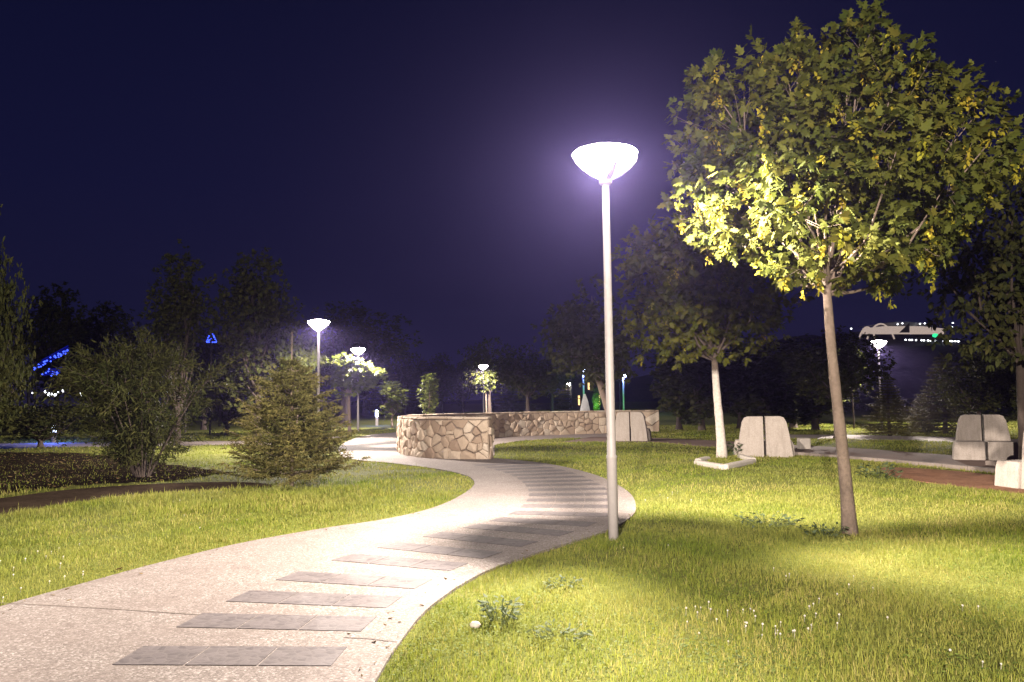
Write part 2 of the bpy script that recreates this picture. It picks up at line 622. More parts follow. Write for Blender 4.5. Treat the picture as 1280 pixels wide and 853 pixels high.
path = sheet('path', PATH, 0.0, M['path'])
sheet('plaza_pavement', PLAZA, -0.008, M['plaza'])
sheet('brick_path', BRICKP, -0.004, M['brick_path'])
sheet('soil_bed', SOIL, -0.006, M['soil'])
sheet('dirt_track', DIRT, -0.012, M['dirt'])
lxs = np.arange(LITTER_SHADE[:, 0].min(), LITTER_SHADE[:, 0].max(), 0.16)
lys = np.arange(LITTER_SHADE[:, 1].min(), LITTER_SHADE[:, 1].max(), 0.16)
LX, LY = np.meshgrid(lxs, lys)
LS = sdf_poly(LITTER_SHADE[::2], LX, LY) + 0.25 * wob(LX * 2.3, LY * 2.1)
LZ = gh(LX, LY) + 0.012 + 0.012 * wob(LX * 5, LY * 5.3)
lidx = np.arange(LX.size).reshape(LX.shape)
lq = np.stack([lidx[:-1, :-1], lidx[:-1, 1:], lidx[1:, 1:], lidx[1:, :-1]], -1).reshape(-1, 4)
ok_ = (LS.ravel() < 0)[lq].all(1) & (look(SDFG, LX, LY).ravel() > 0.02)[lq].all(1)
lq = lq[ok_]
struct('litter_shade_sheet', np_mesh('litter_shade_sheet', np.stack([LX, LY, LZ], -1).reshape(-1, 3), lq.ravel(), np.full(len(lq), 4), smooth=True), M['litter_shade'])
sheet('far_path', FARP, -0.01, M['plaza'])
sheet('far_walkway', FARL, -0.014, M['plaza'])

# paving strips across the right half of the path
acc = np.concatenate([[0], np.cumsum(np.hypot(*np.diff(right_c, axis=0).T))])


def on_right(s):
    x = np.interp(s, acc, right_c[:, 0])
    y = np.interp(s, acc, right_c[:, 1])
    return np.array([x, y])


# walk the middle line of the strip band (0.98 m inside the right edge), smoothed
ss = np.arange(0, acc[-1], 0.1)
mid, nor = [], []
for s_ in ss:
    a, b = on_right(max(s_ - 0.9, 0)), on_right(min(s_ + 0.9, acc[-1]))
    t_ = (b - a) / (np.linalg.norm(b - a) + 1e-9)
    nl = np.array([-t_[1], t_[0]])
    mid.append(on_right(s_) + nl * 1.0)
    nor.append(nl)
mid, nor = np.array(mid), np.array(nor)
macc = np.concatenate([[0], np.cumsum(np.hypot(*np.diff(mid, axis=0).T))])
s_ = 0.35
STRIPS = []
while s_ < macc[-1] - 0.6:
    i = int(np.searchsorted(macc, s_))
    i = min(i, len(mid) - 1)
    STRIPS.append((mid[i], nor[i]))
    s_ += 0.74
for c_, nl in STRIPS:
    if c_[1] > 20.5:
        continue
    tt = np.array([nl[1], -nl[0]])
    mb = MB()
    for k in range(3):
        u0, u1 = -0.68 + k * 0.46, -0.68 + k * 0.46 + 0.447
        q = [c_ + nl * u + tt * w for u, w in ((u0, -0.185), (u1, -0.185), (u1, 0.185), (u0, 0.185))]
        vs = [(p[0], p[1], 0.004) for p in q] + [(p[0], p[1], -0.03) for p in q]
        mb.add(vs, [(0, 1, 2, 3), (0, 4, 5, 1), (1, 5, 6, 2), (2, 6, 7, 3), (3, 7, 4, 0)])
    obj('paving_strip', mb.mesh('paving_strip'), M['strip'], path)
# two expansion joints scored across the plain half of the path
for pts in ([(-60, 752), (60, 757), (160, 763), (250, 769)], [(430, 797), (462, 799), (497, 803)], [(560, 612), (620, 616), (690, 622)]):
    c = crom([gp(*p) for p in pts], 0.2)
    mb = MB()
    for a, b in zip(c[:-1], c[1:]):
        d = (b - a) / np.linalg.norm(b - a)
        n_ = np.array([-d[1], d[0]]) * 0.006
        mb.add([(*(a - n_), 0.004), (*(b - n_), 0.004), (*(b + n_), 0.004), (*(a + n_), 0.004)], [(0, 1, 2, 3)])
    obj('expansion_joint', mb.mesh('expansion_joint'), M['joint'], path)

# kerb along the brick path
kb = MB()
kp = [p for p in BRICK if p[0] > 6.5]
for a, b in zip(kp[:-1], kp[1:]):
    a, b = Vector((a[0], a[1], 0)), Vector((b[0], b[1], 0))
    d = (b - a)
    L = d.length
    ang = math.atan2(d.y, d.x)
    kb.box(((a + b) / 2) + Vector((0, 0, -0.045)), (L - 0.015, 0.16, 0.24), Matrix.Rotation(ang, 3, 'Z'))
tag(obj('kerb', kb.mesh('kerb'), M['kerb']), 'pale concrete kerb edging the brick path on the right', 'kerb')


# ------------------------------------------------------------------ grass
def make_grass():
    bands = [(2.6, 6.5, 5200), (6.5, 9.5, 3200), (9.5, 14, 1700), (14, 22, 750), (22, 44, 210)]
    V, A = [], []
    for d0, d1, dens in bands:
        w = 0.74
        n = int(dens * w * (d1 * d1 - d0 * d0))
        y = np.sqrt(rng.uniform(d0 * d0, d1 * d1, n))
        x = rng.uniform(-w - 0.02, w + 0.06, n) * y
        s = look(SDFG, x, y)
        keep = s > rng.normal(-0.02, 0.028, n)
        clump = wob(x * 3.1 + 5, y * 2.7) + 0.6 * wob(x * 7.7, y * 8.3)
        keep &= rng.uniform(0, 1, n) < np.clip(0.92 + 0.25 * clump, 0.5, 1)
        x, y, s, clump = x[keep], y[keep], s[keep], clump[keep]
        # worn bare patch and the litter ground coloured dark for shade by the shrubs are thin
        bs = sdf_poly(BARE, x, y)
        sl = sdf_poly(STRIPL, x, y)
        k2 = ~((bs < 0) & (rng.uniform(0, 1, len(x)) < 0.6)) & ~((sl < 0) & (rng.uniform(0, 1, len(x)) < 0.85))
        li = sdf_poly(LITTER_SHADE[::3], x, y)
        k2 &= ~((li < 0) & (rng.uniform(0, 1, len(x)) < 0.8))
        left_wild = (x < -3) & (y > 14.8) & (rng.uniform(0, 1, len(x)) < 0.5)
        k2 &= ~left_wild
        x, y, s, clump = x[k2], y[k2], s[k2], clump[k2]
        n = len(x)
        L = rng.lognormal(math.log(0.042), 0.36, n) * (1 + 0.3 * np.clip(clump, -1, 1))
        L *= np.where(s < 0.12, 0.8, 1.0)
        edge_tall = (x < -2.0) & (y > 11.5) & (y < 16.0)
        L = np.where(edge_tall, L * 1.6, L)
        wd = np.maximum(0.0042, y * 0.00062) * rng.uniform(0.7, 1.3, n)
        if d0 > 14:
            L *= 1.15
        az = rng.uniform(0, 2 * np.pi, n)
        lean = np.abs(rng.normal(0.35, 0.3, n))
        ux, uy = np.cos(az), np.sin(az)
        fx = rng.uniform(0, 2 * np.pi, n)
        wx, wy = np.cos(fx) * wd / 2, np.sin(fx) * wd / 2
        z0 = gh(x, y) - 0.004
        h1 = L * 0.55 * np.cos(lean * 0.6)
        o1 = L * 0.55 * np.sin(lean * 0.6)
        h2 = h1 + L * 0.45 * np.cos(np.minimum(lean * 1.9, 1.7))
        o2 = o1 + L * 0.45 * np.sin(np.minimum(lean * 1.9, 1.7))
        p = np.empty((n, 5, 3))
        p[:, 0] = np.stack([x - wx, y - wy, z0], -1)
        p[:, 1] = np.stack([x + wx, y + wy, z0], -1)
        p[:, 2] = np.stack([x + ux * o1 + wx * 0.8, y + uy * o1 + wy * 0.8, z0 + h1], -1)
        p[:, 3] = np.stack([x + ux * o1 - wx * 0.8, y + uy * o1 - wy * 0.8, z0 + h1], -1)
        p[:, 4] = np.stack([x + ux * o2, y + uy * o2, z0 + h2], -1)
        V.append(p)
        big = 0.5 + 0.3 * wob(x * 0.8 + 3, y * 0.8) + 0.22 * wob(x * 3.3, y * 3.9 + 1) + 0.12 * wob(x * 9.1, y * 8.7)
        bare2 = np.clip(-sdf_poly(BARE, x, y) / 0.3, 0, 1)
        A.append(np.clip(big + rng.normal(0, 0.27, n) + 0.45 * bare2, 0, 1))
    V = np.concatenate(V)
    A = np.concatenate(A)
    n = len(V)
    base = np.arange(n)[:, None] * 5
    loops = np.concatenate([base + np.array([[0, 1, 2, 3]]), base + np.array([[3, 2, 4]])], 1)
    counts = np.tile([4, 3], n)
    m = np_mesh('grass', V.reshape(-1, 3), loops.ravel(), counts, np.repeat(A, 2))
    o = obj('grass', m, M['grass'])
    tag(o, 'mown yellow green lawn grass on both sides of the path', 'grass', kind='stuff')
    print('grass blades', n)


make_grass()


def make_clover():
    mb = MB()
    spots = []
    for px, py, r, n in [(960, 800, 60, 22), (1030, 780, 60, 14), (60, 715, 60, 26), (20, 745, 30, 10), (1180, 760, 90, 8), (1050, 745, 40, 7), (980, 720, 40, 6),
                         (900, 790, 60, 12), (700, 615, 60, 0), (830, 620, 60, 10), (250, 640, 120, 10), (880, 770, 40, 12), (820, 700, 30, 4), (1230, 830, 50, 5)]:
        for _ in range(int(n * 0.6)):
            spots.append((random.gauss(px, r * 0.5), random.gauss(py, r * 0.22)))
    for px, py in spots:
        if py < 600:
            continue
        x, y = gp(px, py)
        if look(SDFG, np.array([x]), np.array([y]))[0] < 0.08:
            continue
        z = g1(x, y)
        h = random.uniform(0.03, 0.05)
        mb.tube([(x, y, z), (x + 0.004, y, z + h)], 0.0012, 3, False)
        r = random.uniform(0.005, 0.0085)
        mb.lathe([(0.0005, -r), (r * 0.8, -r * 0.6), (r, 0.1 * r), (r * 0.6, r * 0.8), (0.0005, r)], 7, (x + 0.004, y, z + h + r * 0.5))
    o = obj('clover_flowers', mb.mesh('clover_flowers'), M['clover'])
    tag(o, 'tiny white clover flowers scattered through the lawn', 'flowers', kind='stuff')


make_clover()

# ------------------------------------------------------------------ leaves
half = [(0.0, 0.0), (0.10, 0.06), (0.36, 0.10), (0.27, 0.24), (0.50, 0.46), (0.27, 0.47), (0.20, 0.58), (0.30, 0.78), (0.12, 0.76), (0.0, 1.0)]
half = [(x * 0.8, y) for x, y in half]
LT_MAPLE = np.array([(x, y, -0.3 * x) for x, y in half] + [(-x, y, -0.3 * x) for x, y in half[1:-1]])
nh = len(half)
LF_MAPLE = [tuple(range(nh)), tuple([0, nh - 1] + [nh + k for k in range(nh - 2)][::-1])]
LT_OVAL = np.array([(0, 0, 0), (0.26, 0.3, -0.08), (0.2, 0.68, -0.08), (0, 1, 0), (-0.2, 0.68, -0.08), (-0.26, 0.3, -0.08)])
LF_OVAL = [(0, 1, 2, 3), (0, 3, 4, 5)]
LT_TRI = np.array([(0, 0, 0), (0.36, 0.45, -0.1), (0, 1, 0), (-0.36, 0.5, -0.1)])
LF_TRI = [(0, 1, 2, 3)]
LT_NEEDLE = np.array([(-0.055, 0, 0), (0.055, 0, 0), (0, 1, 0)])
LF_NEEDLE = [(0, 1, 2)]
TEMPL = {'maple': (LT_MAPLE, LF_MAPLE), 'oval': (LT_OVAL, LF_OVAL), 'tri': (LT_TRI, LF_TRI), 'needle': (LT_NEEDLE, LF_NEEDLE)}


def norm(a):
    return a / (np.linalg.norm(a, axis=-1, keepdims=True) + 1e-9)


def leaves(name, pos, direc, up, size, templ, var, droop=0.25, r=rng):
    """instances of a leaf template: y axis along direc, z towards up"""
    T, Fc = TEMPL[templ]
    d = norm(direc)
    s = norm(np.cross(d, up))
    u = np.cross(s, d)
    n = len(pos)
    size = np.asarray(size).reshape(-1, 1, 1) * np.ones((n, 1, 1))
    loc = T[None] * size
    bend = -droop * (T[None, :, 1:2] ** 2) * size
    V = (pos[:, None] + loc[:, :, 0:1] * s[:, None] + loc[:, :, 1:2] * d[:, None] + (loc[:, :, 2:3] + bend) * u[:, None])
    k = len(T)
    flat = np.concatenate([np.array(f) for f in Fc])
    loops = (np.arange(n)[:, None] * k + flat[None]).ravel()
    counts = np.tile([len(f) for f in Fc], n)
    return np_mesh(name, V.reshape(-1, 3), loops, counts, np.repeat(var, len(Fc)))


def rosettes(ends, outd, per, size, r, templ='maple', spread=1.0, upness=0.15):
    """clusters of leaves radiating from twig ends"""
    n = len(ends)
    P = np.repeat(ends, per, 0)
    O = np.repeat(norm(outd), per, 0)
    rand = norm(r.normal(0, 1, (n * per, 3)))
    D = norm(O * 0.55 + rand * spread + np.array([0, 0, -0.12]))
    U = norm(np.array([0, 0, 1.0]) + 0.45 * r.normal(0, 1, (n * per, 3)) + O * 0.3)
    P = P + D * 0.02 + r.normal(0, 0.02, P.shape)
    S_ = size * r.uniform(0.45, 1.25, n * per)
    return P, D, U, S_


def lobed_crown(lobes, n_ends, r):
    """twig ends spread through and over a set of ellipsoid lobes: (cx,cy,cz,rx,ry,rz)"""
    vol = np.array([l[3] * l[4] * l[5] for l in lobes]) ** 0.75
    pick = r.choice(len(lobes), n_ends, p=vol / vol.sum())
    Lb = np.array(lobes)[pick]
    d = norm(r.normal(0, 1, (n_ends, 3)))
    rad = r.uniform(0.15, 1.0, n_ends) ** 0.4
    rad *= 1 + 0.10 * r.normal(0, 1, n_ends)
    ends = Lb[:, :3] + d * rad[:, None] * Lb[:, 3:]
    return ends, d, pick


def limb_mesh(name, trunk_pts, trunk_r, lobes, ends, pick, r, twigs=0, n=8):
    mb = MB()
    mb.tube(trunk_pts, trunk_r, n + 2)
    top = Vector(trunk_pts[-1])
    fork = [top, top - Vector((0, 0, 0.12)), top + Vector((0, 0, -0.22))]
    for i, l in enumerate(lobes):
        c = Vector(l[:3])
        a = fork[i % len(fork)]
        j = Vector(r.normal(0, 0.06, 3)) * (c - a).length
        midp = a.lerp(c, 0.5) + j + Vector((0, 0, -0.04 * (c - a).length))
        r0 = trunk_r[-1] * 0.5
        mb.tube([a, a.lerp(midp, 0.5) + j * 0.2, midp, midp.lerp(c, 0.55), c], [r0, r0 * 0.8, r0 * 0.6, r0 * 0.42, r0 * 0.2], 6, False)
        if twigs:
            own = np.where(pick == i)[0][:twigs]
            for e in own:
                b = Vector(ends[e])
                s = midp.lerp(c, r.uniform(0.3, 1))
                mb.tube([s, s.lerp(b, 0.5) + Vector(r.normal(0, 0.04, 3)), b], [r0 * 0.15, r0 * 0.08, 0.002], 4, False)
    return mb.mesh(name, True)


def wavy_trunk(h, r0, r1, lean=(0, 0), r=rng, k=13, flare=1.3):
    pts, rad = [], []
    for i in range(k):
        t = i / (k - 1)
        pts.append((lean[0] * t + 0.02 * math.sin(5 * t + 1) * h * 0.3, lean[1] * t + 0.015 * math.cos(4 * t) * h * 0.3 - 0.0045 * h, h * t - (0.06 if i == 0 else 0)))
        rad.append((r0 + (r1 - r0) * t) * (flare if i == 0 else (1.06 + 0.05 * math.sin(i * 2.3)) if i < 3 else 1.0 + 0.045 * math.sin(i * 2.7 + 1)))
    return pts, rad


GRP_BACK = 'trees behind the lamps'


def broad_tree(name, label, loc, h, trunk_h, trunk_r, rx, ry, rz_, r, leaf='maple', leaf_size=0.15, n_ends=250, per=8, n_lobes=14, mat='leaf_dark', bark='bark_dark',
               lean=(0, 0), seeds=False, lobes=None, group=None, twigs=0, spread=1.0):
    root = thing(name, label, 'tree', loc, 0, group)
    cz = h - rz_
    if lobes is None:
        lobes = []
        for i in range(n_lobes):
            d = r.normal(0, 1, 3)
            d /= np.linalg.norm(d)
            q = r.uniform(0.35, 0.72)
            s = r.uniform(0.34, 0.5)
            lobes.append((lean[0] + d[0] * rx * q, lean[1] + d[1] * ry * q, cz + d[2] * rz_ * q, rx * s, ry * s, rz_ * s))
        lobes.append((lean[0], lean[1], h - rz_ * 0.35, rx * 0.3, ry * 0.3, rz_ * 0.36))
    ends, od, pick = lobed_crown(lobes, n_ends, r)
    tp, tr = wavy_trunk(trunk_h, trunk_r, trunk_r * 0.62, lean, r)
    obj('trunk', limb_mesh('trunk', tp, tr, lobes, ends, pick, r, twigs), M[bark], root)
    cc = np.array([lean[0], lean[1], cz])
    outd = norm(ends - cc) + 0.4 * od
    P, D, U, S_ = rosettes(ends, outd, per, leaf_size, r, leaf, spread)
    clump = np.repeat(r.normal(0, 0.16, len(ends)), per)
    var = np.clip(0.45 + clump + r.normal(0, 0.18, len(P)), 0, 1)
    obj('crown', leaves('crown', P, D, U, S_, leaf, var), M[mat], root)
    if seeds:
        k = r.choice(len(ends), seeds, replace=False)
        e = ends[k]
        per2 = 22
        off = r.normal(0, 1, (seeds * per2, 3)) * np.array([0.035, 0.035, 0.0])
        zz = -r.uniform(0.02, 0.24, seeds * per2)
        P2 = np.repeat(e, per2, 0) + off * (1 - 0.6 * np.abs(zz)[:, None] / 0.24) + np.stack([zz * 0, zz * 0, zz], -1)
        D2 = norm(np.array([0, 0, -1.0]) + 0.75 * r.normal(0, 1, P2.shape))
        U2 = norm(r.normal(0, 1, P2.shape))
        v2 = np.clip(np.repeat(r.uniform(0.1, 0.85, seeds), per2) + r.normal(0, 0.15, len(P2)), 0, 1)
        obj('seed_clusters', leaves('seed_clusters', P2, D2, U2, 0.058 * r.uniform(0.7, 1.2, len(P2)), 'oval', v2), M['seed'], root)
    return root


def ground_leaves():
    r = np.random.default_rng(15)
    n = 2600
    x = r.uniform(LITTER_SHADE[:, 0].min(), LITTER_SHADE[:, 0].max(), n)
    y = r.uniform(LITTER_SHADE[:, 1].min(), LITTER_SHADE[:, 1].max(), n)
    k = sdf_poly(LITTER_SHADE[::3], x, y) < 0.3
    x, y = x[k], y[k]
    px_ = [gp(r.uniform(0, 800), r.uniform(590, 853)) for _ in range(900)]
    q = np.array([p for p in px_])
    kk = np.abs(look(SDF_PATH, q[:, 0], q[:, 1]) + 0.08) < np.abs(r.normal(0, 0.16, len(q)))
    q = q[kk][:230]
    X, Y = np.concatenate([x, q[:, 0]]), np.concatenate([y, q[:, 1]])
    sd = look(SDF_PATH, X, Y)
    Z = np.where(sd < 0, 0.006, gh(X, Y) + 0.025)
    P = np.stack([X, Y, Z], -1)
    a = r.uniform(0, 6.28, len(P))
    D = np.stack([np.cos(a), np.sin(a), r.normal(0, 0.12, len(P))], -1)
    U = norm(np.array([0, 0, 1.0]) + r.normal(0, 0.25, P.shape))
    sz = np.where(sd < 0.1, r.uniform(0.018, 0.05, len(P)), r.uniform(0.05, 0.1, len(P)))
    o = obj('fallen_leaves', leaves('fallen_leaves', P, D, U, sz, 'oval', np.clip(r.normal(0.4, 0.3, len(P)), 0, 1), -0.25), M['leaf_dead'])
    tag(o, 'dry brown fallen leaves on the bare ground and along the path edges', 'leaves', kind='stuff')
    # low broad-leaved clover between the blades
    P = []
    for _ in range(120):
        a, b = r.uniform(0, 1280), 590 + 263 * r.uniform(0, 1) ** 0.7
        gx_, gy_ = gp(a, b)
        for _ in range(int(r.uniform(40, 150))):
            P.append((gx_ + r.normal(0, 0.22), gy_ + r.normal(0, 0.16)))
    P = np.array(P)
    P = P[look(SDFG, P[:, 0], P[:, 1]) > 0.05]
    Z = gh(P[:, 0], P[:, 1]) + r.uniform(0.02, 0.055, len(P))
    P = np.stack([P[:, 0], P[:, 1], Z], -1)
    a = r.uniform(0, 6.28, len(P))
    D = np.stack([np.cos(a), np.sin(a), r.normal(0.1, 0.25, len(P))], -1)
    U = norm(np.array([0, 0, 1.0]) + r.normal(0, 0.3, P.shape))
    o = obj('clover_leaves', leaves('clover_leaves', P, D, U, r.uniform(0.012, 0.026, len(P)), 'oval', np.clip(r.normal(0.4, 0.25, len(P)), 0, 1), 0.1), M['leaf_clover'])
    tag(o, 'low dark clover leaves growing in patches through the lawn', 'clover', kind='stuff')


M['leaf_dead'] = m_leaf('dead_leaf', [(0.0, (0.05, 0.032, 0.018)), (0.6, (0.10, 0.065, 0.03)), (1.0, (0.17, 0.12, 0.05))], 0.15, 0.8, 0.1)
M['leaf_clover'] = m_leaf('clover_leaf', [(0.0, (0.05, 0.085, 0.014)), (0.6, (0.085, 0.12, 0.02)), (1.0, (0.12, 0.15, 0.03))], 0.25, 0.7, 0.15)
ground_leaves()

# the maple in the right foreground -----------------------------------------
tx, ty = gp(1061, 668)
TD = ty
r1 = np.random.default_rng(21)


def lobe_px(px, py, rpx, dy):
    dy += max(0.0, (1000 - px) / 170) * 1.5 * (1 if dy >= 0 else 1.25)
    q = at(px, py, TD + dy)
    rr = rpx / F * (TD + dy)
    return (q[0] - tx, dy, q[2], rr, rr * 1.1, rr * 0.85)


L1 = [lobe_px(*a) for a in [
    (1076, 40, 38, 0.0), (1060, 85, 55, 0.1), (1120, 95, 60, -0.4), (1165, 120, 55, 0.5), (1215, 150, 55, 0.0), (1235, 180, 42, -0.2),
    (1000, 60, 32, 0.2), (985, 100, 55, -0.5), (930, 105, 52, 0.3), (890, 110, 42, -0.3), (880, 150, 48, 0.5), (862, 195, 36, 0.0),
    (900, 215, 55, -0.6), (880, 255, 45, 0.2), (930, 270, 55, -0.3), (905, 288, 36, 0.6), (975, 300, 52, 0.3), (1000, 335, 36, -0.3),
    (1040, 320, 45, 0.7), (1095, 300, 52, -0.7), (1150, 280, 50, 0.2), (1165, 310, 34, -0.3), (1180, 235, 55, -0.5), (1000, 322, 34, 0.5), (1060, 338, 30, 0.0), (960, 325, 26, -0.1), (1130, 320, 40, 0.6), (1090, 260, 60, 0.9), (1000, 260, 60, -0.9), (1215, 225, 42, 0.6), (1110, 335, 30, 0.2),
    (1040, 170, 80, -1.0), (1040, 180, 80, 1.1), (1120, 200, 75, 0.9), (960, 180, 75, 1.0), (970, 190, 70, -1.1), (1120, 190, 70, -1.1), (1050, 240, 75, 0.0)]]
broad_tree('maple_tree', 'tall maple in the right foreground with pale seed clusters under its lamplit crown', (tx, ty, g1(tx, ty)), 6.3, 3.0, 0.076, 2, 2, 1.7, r1,
           leaf_size=0.135, n_ends=2000, per=8, mat='leaf_maple', bark='bark', lean=(-0.1, 0.1), seeds=260, lobes=L1, twigs=7, spread=0.95)

# second maple with limewashed trunk ------------------------------------------
x2, y2 = gp(902, 574)
r2 = np.random.default_rng(33)
h2 = at(895, 268, y2)[2]
broad_tree('maple_tree', 'round maple with whitewashed trunk inside a white stone border', (x2, y2, g1(x2, y2)), h2, 2.7, 0.125, 2.95, 2.5, 2.0, r2,
           leaf_size=0.175, n_ends=2100, per=8, n_lobes=38, mat='leaf_warm', bark='bark_half', lean=(-0.1, 0), seeds=90, twigs=2)

# white stones round its foot
mb = MB()
st = thing('tree_border', 'low border of white stones around the whitewashed maple trunk', 'tree border', (x2, y2, 0))
for (a, b) in (((870, 582), (905, 588)), ((905, 588), (942, 580)), ((942, 579), (925, 574)), ((872, 580), (885, 577))):
    A_, B_ = Vector((*gp(*a), 0)), Vector((*gp(*b), 0))
    d = B_ - A_
    m = MB().box((A_ + B_) / 2 - Vector((x2, y2, -0.06)), (d.length * 0.96, 0.16, 0.13), Matrix.Rotation(math.atan2(d.y, d.x), 3, 'Z')).mesh('border_stone')
    o = obj('border_stone', m, M['whitestone'], st)
    bv = o.modifiers.new('bevel', 'BEVEL')
    bv.width = 0.035
    bv.segments = 2

# third maple behind the lamp post
x3, y3 = gp(772, 548)
r3 = np.random.default_rng(5)
h3 = at(742, 343, y3)[2]
broad_tree('maple_tree', 'dark maple with brown trunk standing behind the tall lamp post', (x3, y3, g1(x3, y3)), h3, 3.2, 0.2, 2.5, 2.4, 2.4, r3,
           leaf_size=0.19, n_ends=1200, per=8, n_lobes=22, bark='bark', lean=(-0.9, 0), twigs=0)

# ------------------------------------------------------------------ prototypes for the other trees
def conifer(name, label, loc, h, rad, r, tiers=22, per_tier=9, needle=0.06, dens=1.0, droop=0.25, cat='tree', group=None, leader=0.12, bark='bark', skirt=0.1, mat='needle', twig_n=9, shape=0.85, jit=0.0):
    root = thing(name, label, cat, loc, 0, group)
    mb = MB()
    mb.tube([(0, 0, -0.05), (0.01, 0, h * 0.3), (-0.01, 0.01, h * 0.7), (0, 0, h)], [0.028 * h * 0.6, 0.02 * h * 0.6, 0.01 * h * 0.6, 0.004], 8)
    P, D = [], []
    for t in range(tiers):
        f = t / (tiers - 1)
        Lb = rad * (1 - f) ** shape + 0.06 * h * 0.3
        for k in range(per_tier):
            a = 2 * math.pi * (k + r.uniform(-0.35, 0.35)) / per_tier + t * 1.1
            z0 = h * (skirt + (1 - skirt - leader) * min(1, max(0, f + r.uniform(-jit, jit))))
            L = Lb * r.uniform(0.62, 1.12)
            ux, uy = math.cos(a), math.sin(a)
            rise = r.uniform(0.1, 0.4) - droop * (1 - f)
            pts = []
            for q in range(5):
                u = q / 4
                pts.append(Vector((ux * L * u, uy * L * u, z0 + L * (rise * u - droop * 0.6 * u * u + 0.22 * u ** 3))))
            mb.tube(pts, [0.006 * h * 0.5, 0.005 * h * 0.5, 0.004 * h * 0.45, 0.003 * h * 0.4, 0.002], 4, False)
            nt = max(3, int(twig_n * L / rad) + 2)
            for w in range(nt):
                u = 0.18 + 0.82 * (w + r.uniform(0, 0.6)) / nt
                i = min(int(u * 4), 3)
                b = pts[i].lerp(pts[i + 1], min(1, u * 4 - i))
                tl = L * 0.33 * (1.12 - u) + 0.07 * h * 0.3
                for sd in (-1, 1):
                    td = Vector((ux * 0.75 - sd * uy * 0.8, uy * 0.75 + sd * ux * 0.8, r.uniform(-0.25, 0.25))).normalized()
                    m_ = max(5, int(dens * 11 * tl / (0.1 * h * 0.33)))
                    m_ = min(m_, 26)
                    for j in range(m_):
                        v = (j + r.uniform(0, 1)) / m_
                        P.append(b + td * tl * v)
                        nd = td * 0.7 + Vector(r.normal(0, 0.55, 3))
                        D.append(nd)
            m_ = int(dens * 16)
            for j in range(m_):
                u = r.uniform(0.5, 1)
                i = min(int(u * 4), 3)
                P.append(pts[i].lerp(pts[i + 1], u * 4 - i))
                D.append(Vector((ux, uy, 0.2)) + Vector(r.normal(0, 0.5, 3)))
    for j in range(int(60 * dens)):
        P.append(Vector((0, 0, h * r.uniform(1 - leader * 1.3, 1.0))))
        D.append(Vector(r.normal(0, 0.6, 3)) + Vector((0, 0, 0.5)))
    obj('trunk', mb.mesh('trunk', True), M[bark], root)
    P = np.array([tuple(p) for p in P])
    D = np.array([tuple(p) for p in D])
    U = norm(r.normal(0, 1, P.shape))
    var = np.clip(0.3 + 0.5 * np.hypot(P[:, 0], P[:, 1]) / rad + r.normal(0, 0.2, len(P)), 0, 1)
    tt_ = NEEDLE_T[0]
    obj('crown', leaves('crown', P, D, U, needle * r.uniform(0.7, 1.3, len(P)), tt_, var, 0.1), M[mat], root)
    return root


TEMPL['needle_wide'] = (np.array([(-0.11, 0, 0), (0.11, 0, 0), (0, 1, 0)]), LF_NEEDLE)
NEEDLE_T = ['needle_wide']
fx, fy = gp(364, 609)
fh = at(351, 416, fy)[2]
conifer('fir_tree', 'broad young fir with bare leader on the left lawn beside the path', (fx, fy, g1(fx, fy)), fh, 1.42, np.random.default_rng(3), 20, 11, 0.062, 1.0, 0.16, leader=0.2, skirt=0.07, shape=0.62, jit=0.04)

# multi-stem shrub -----------------------------------------------------------------
def shrub(name, label, loc, h, w, r, stems=16, group=None, leaf=0.13, per=52, mat='leaf_dark'):
    root = thing(name, label, 'shrub', loc, 0, group)
    mb = MB()
    P, D = [], []
    for s in range(stems):
        a = r.uniform(0, 2 * math.pi)
        q = r.uniform(0.25, 1)
        top = Vector((math.cos(a) * w * q, math.sin(a) * w * q, h * (1.05 - 0.35 * q * q) * r.uniform(0.8, 1.0)))
        b = Vector((math.cos(a) * 0.12, math.sin(a) * 0.12, -0.03))
        pts = [b, b.lerp(top, 0.35) + Vector((0, 0, h * 0.06)), b.lerp(top, 0.7) + Vector((0, 0, h * 0.07)), top]
        mb.tube(pts, [0.022, 0.016, 0.01, 0.004], 5, False)
        for br in range(11):
            u = r.uniform(0.12, 1)
            i = min(int(u * 3), 2)
            o = pts[i].lerp(pts[i + 1], u * 3 - i)
            e = o + Vector((math.cos(a) * 0.3, math.sin(a) * 0.3, 0.25)) * r.uniform(0.3, 1.4) + Vector(r.normal(0, 0.26, 3))
            mb.tube([o, e], [0.006, 0.003], 3, False)
            for j in range(per):
                v = r.uniform(0, 1.0)
                P.append(o.lerp(e, v) + Vector(r.normal(0, 0.06, 3)))
                D.append((e - o).normalized() * 0.8 + Vector(r.normal(0, 0.55, 3)))
    obj('stem', mb.mesh('stem', True), M['bark_dark'], root)
    P = np.array([tuple(p) for p in P])
    D = np.array([tuple(p) for p in D])
    U = norm(np.array([0, 0, 1.0]) + r.normal(0, 0.6, P.shape))
    T = 'narrow'
    obj('foliage', leaves('foliage', P, D, U, leaf * r.uniform(0.6, 1.2, len(P)), T, np.clip(r.normal(0.45, 0.25, len(P)), 0, 1), 0.3), M[mat], root)
    return root


TEMPL['narrow'] = (np.array([(0, 0, 0), (0.10, 0.4, -0.02), (0, 1, 0), (-0.10, 0.4, -0.02)]), [(0, 1, 2, 3)])
sx, sy = gp(178, 598)
shrub('shrub', 'wide multi-stemmed shrub with arching stems on the dark ground left of the fir', (sx, sy, g1(sx, sy)), at(170, 418, sy)[2], 1.7, np.random.default_rng(8), 30, per=72, leaf=0.15)

# dark background trees: prototypes ---------------------------------------------------
rb = np.random.default_rng(77)


def base_at(px, d):
    q = at(px, 500, d)
    return q[0], q[1]


PROTO = {}


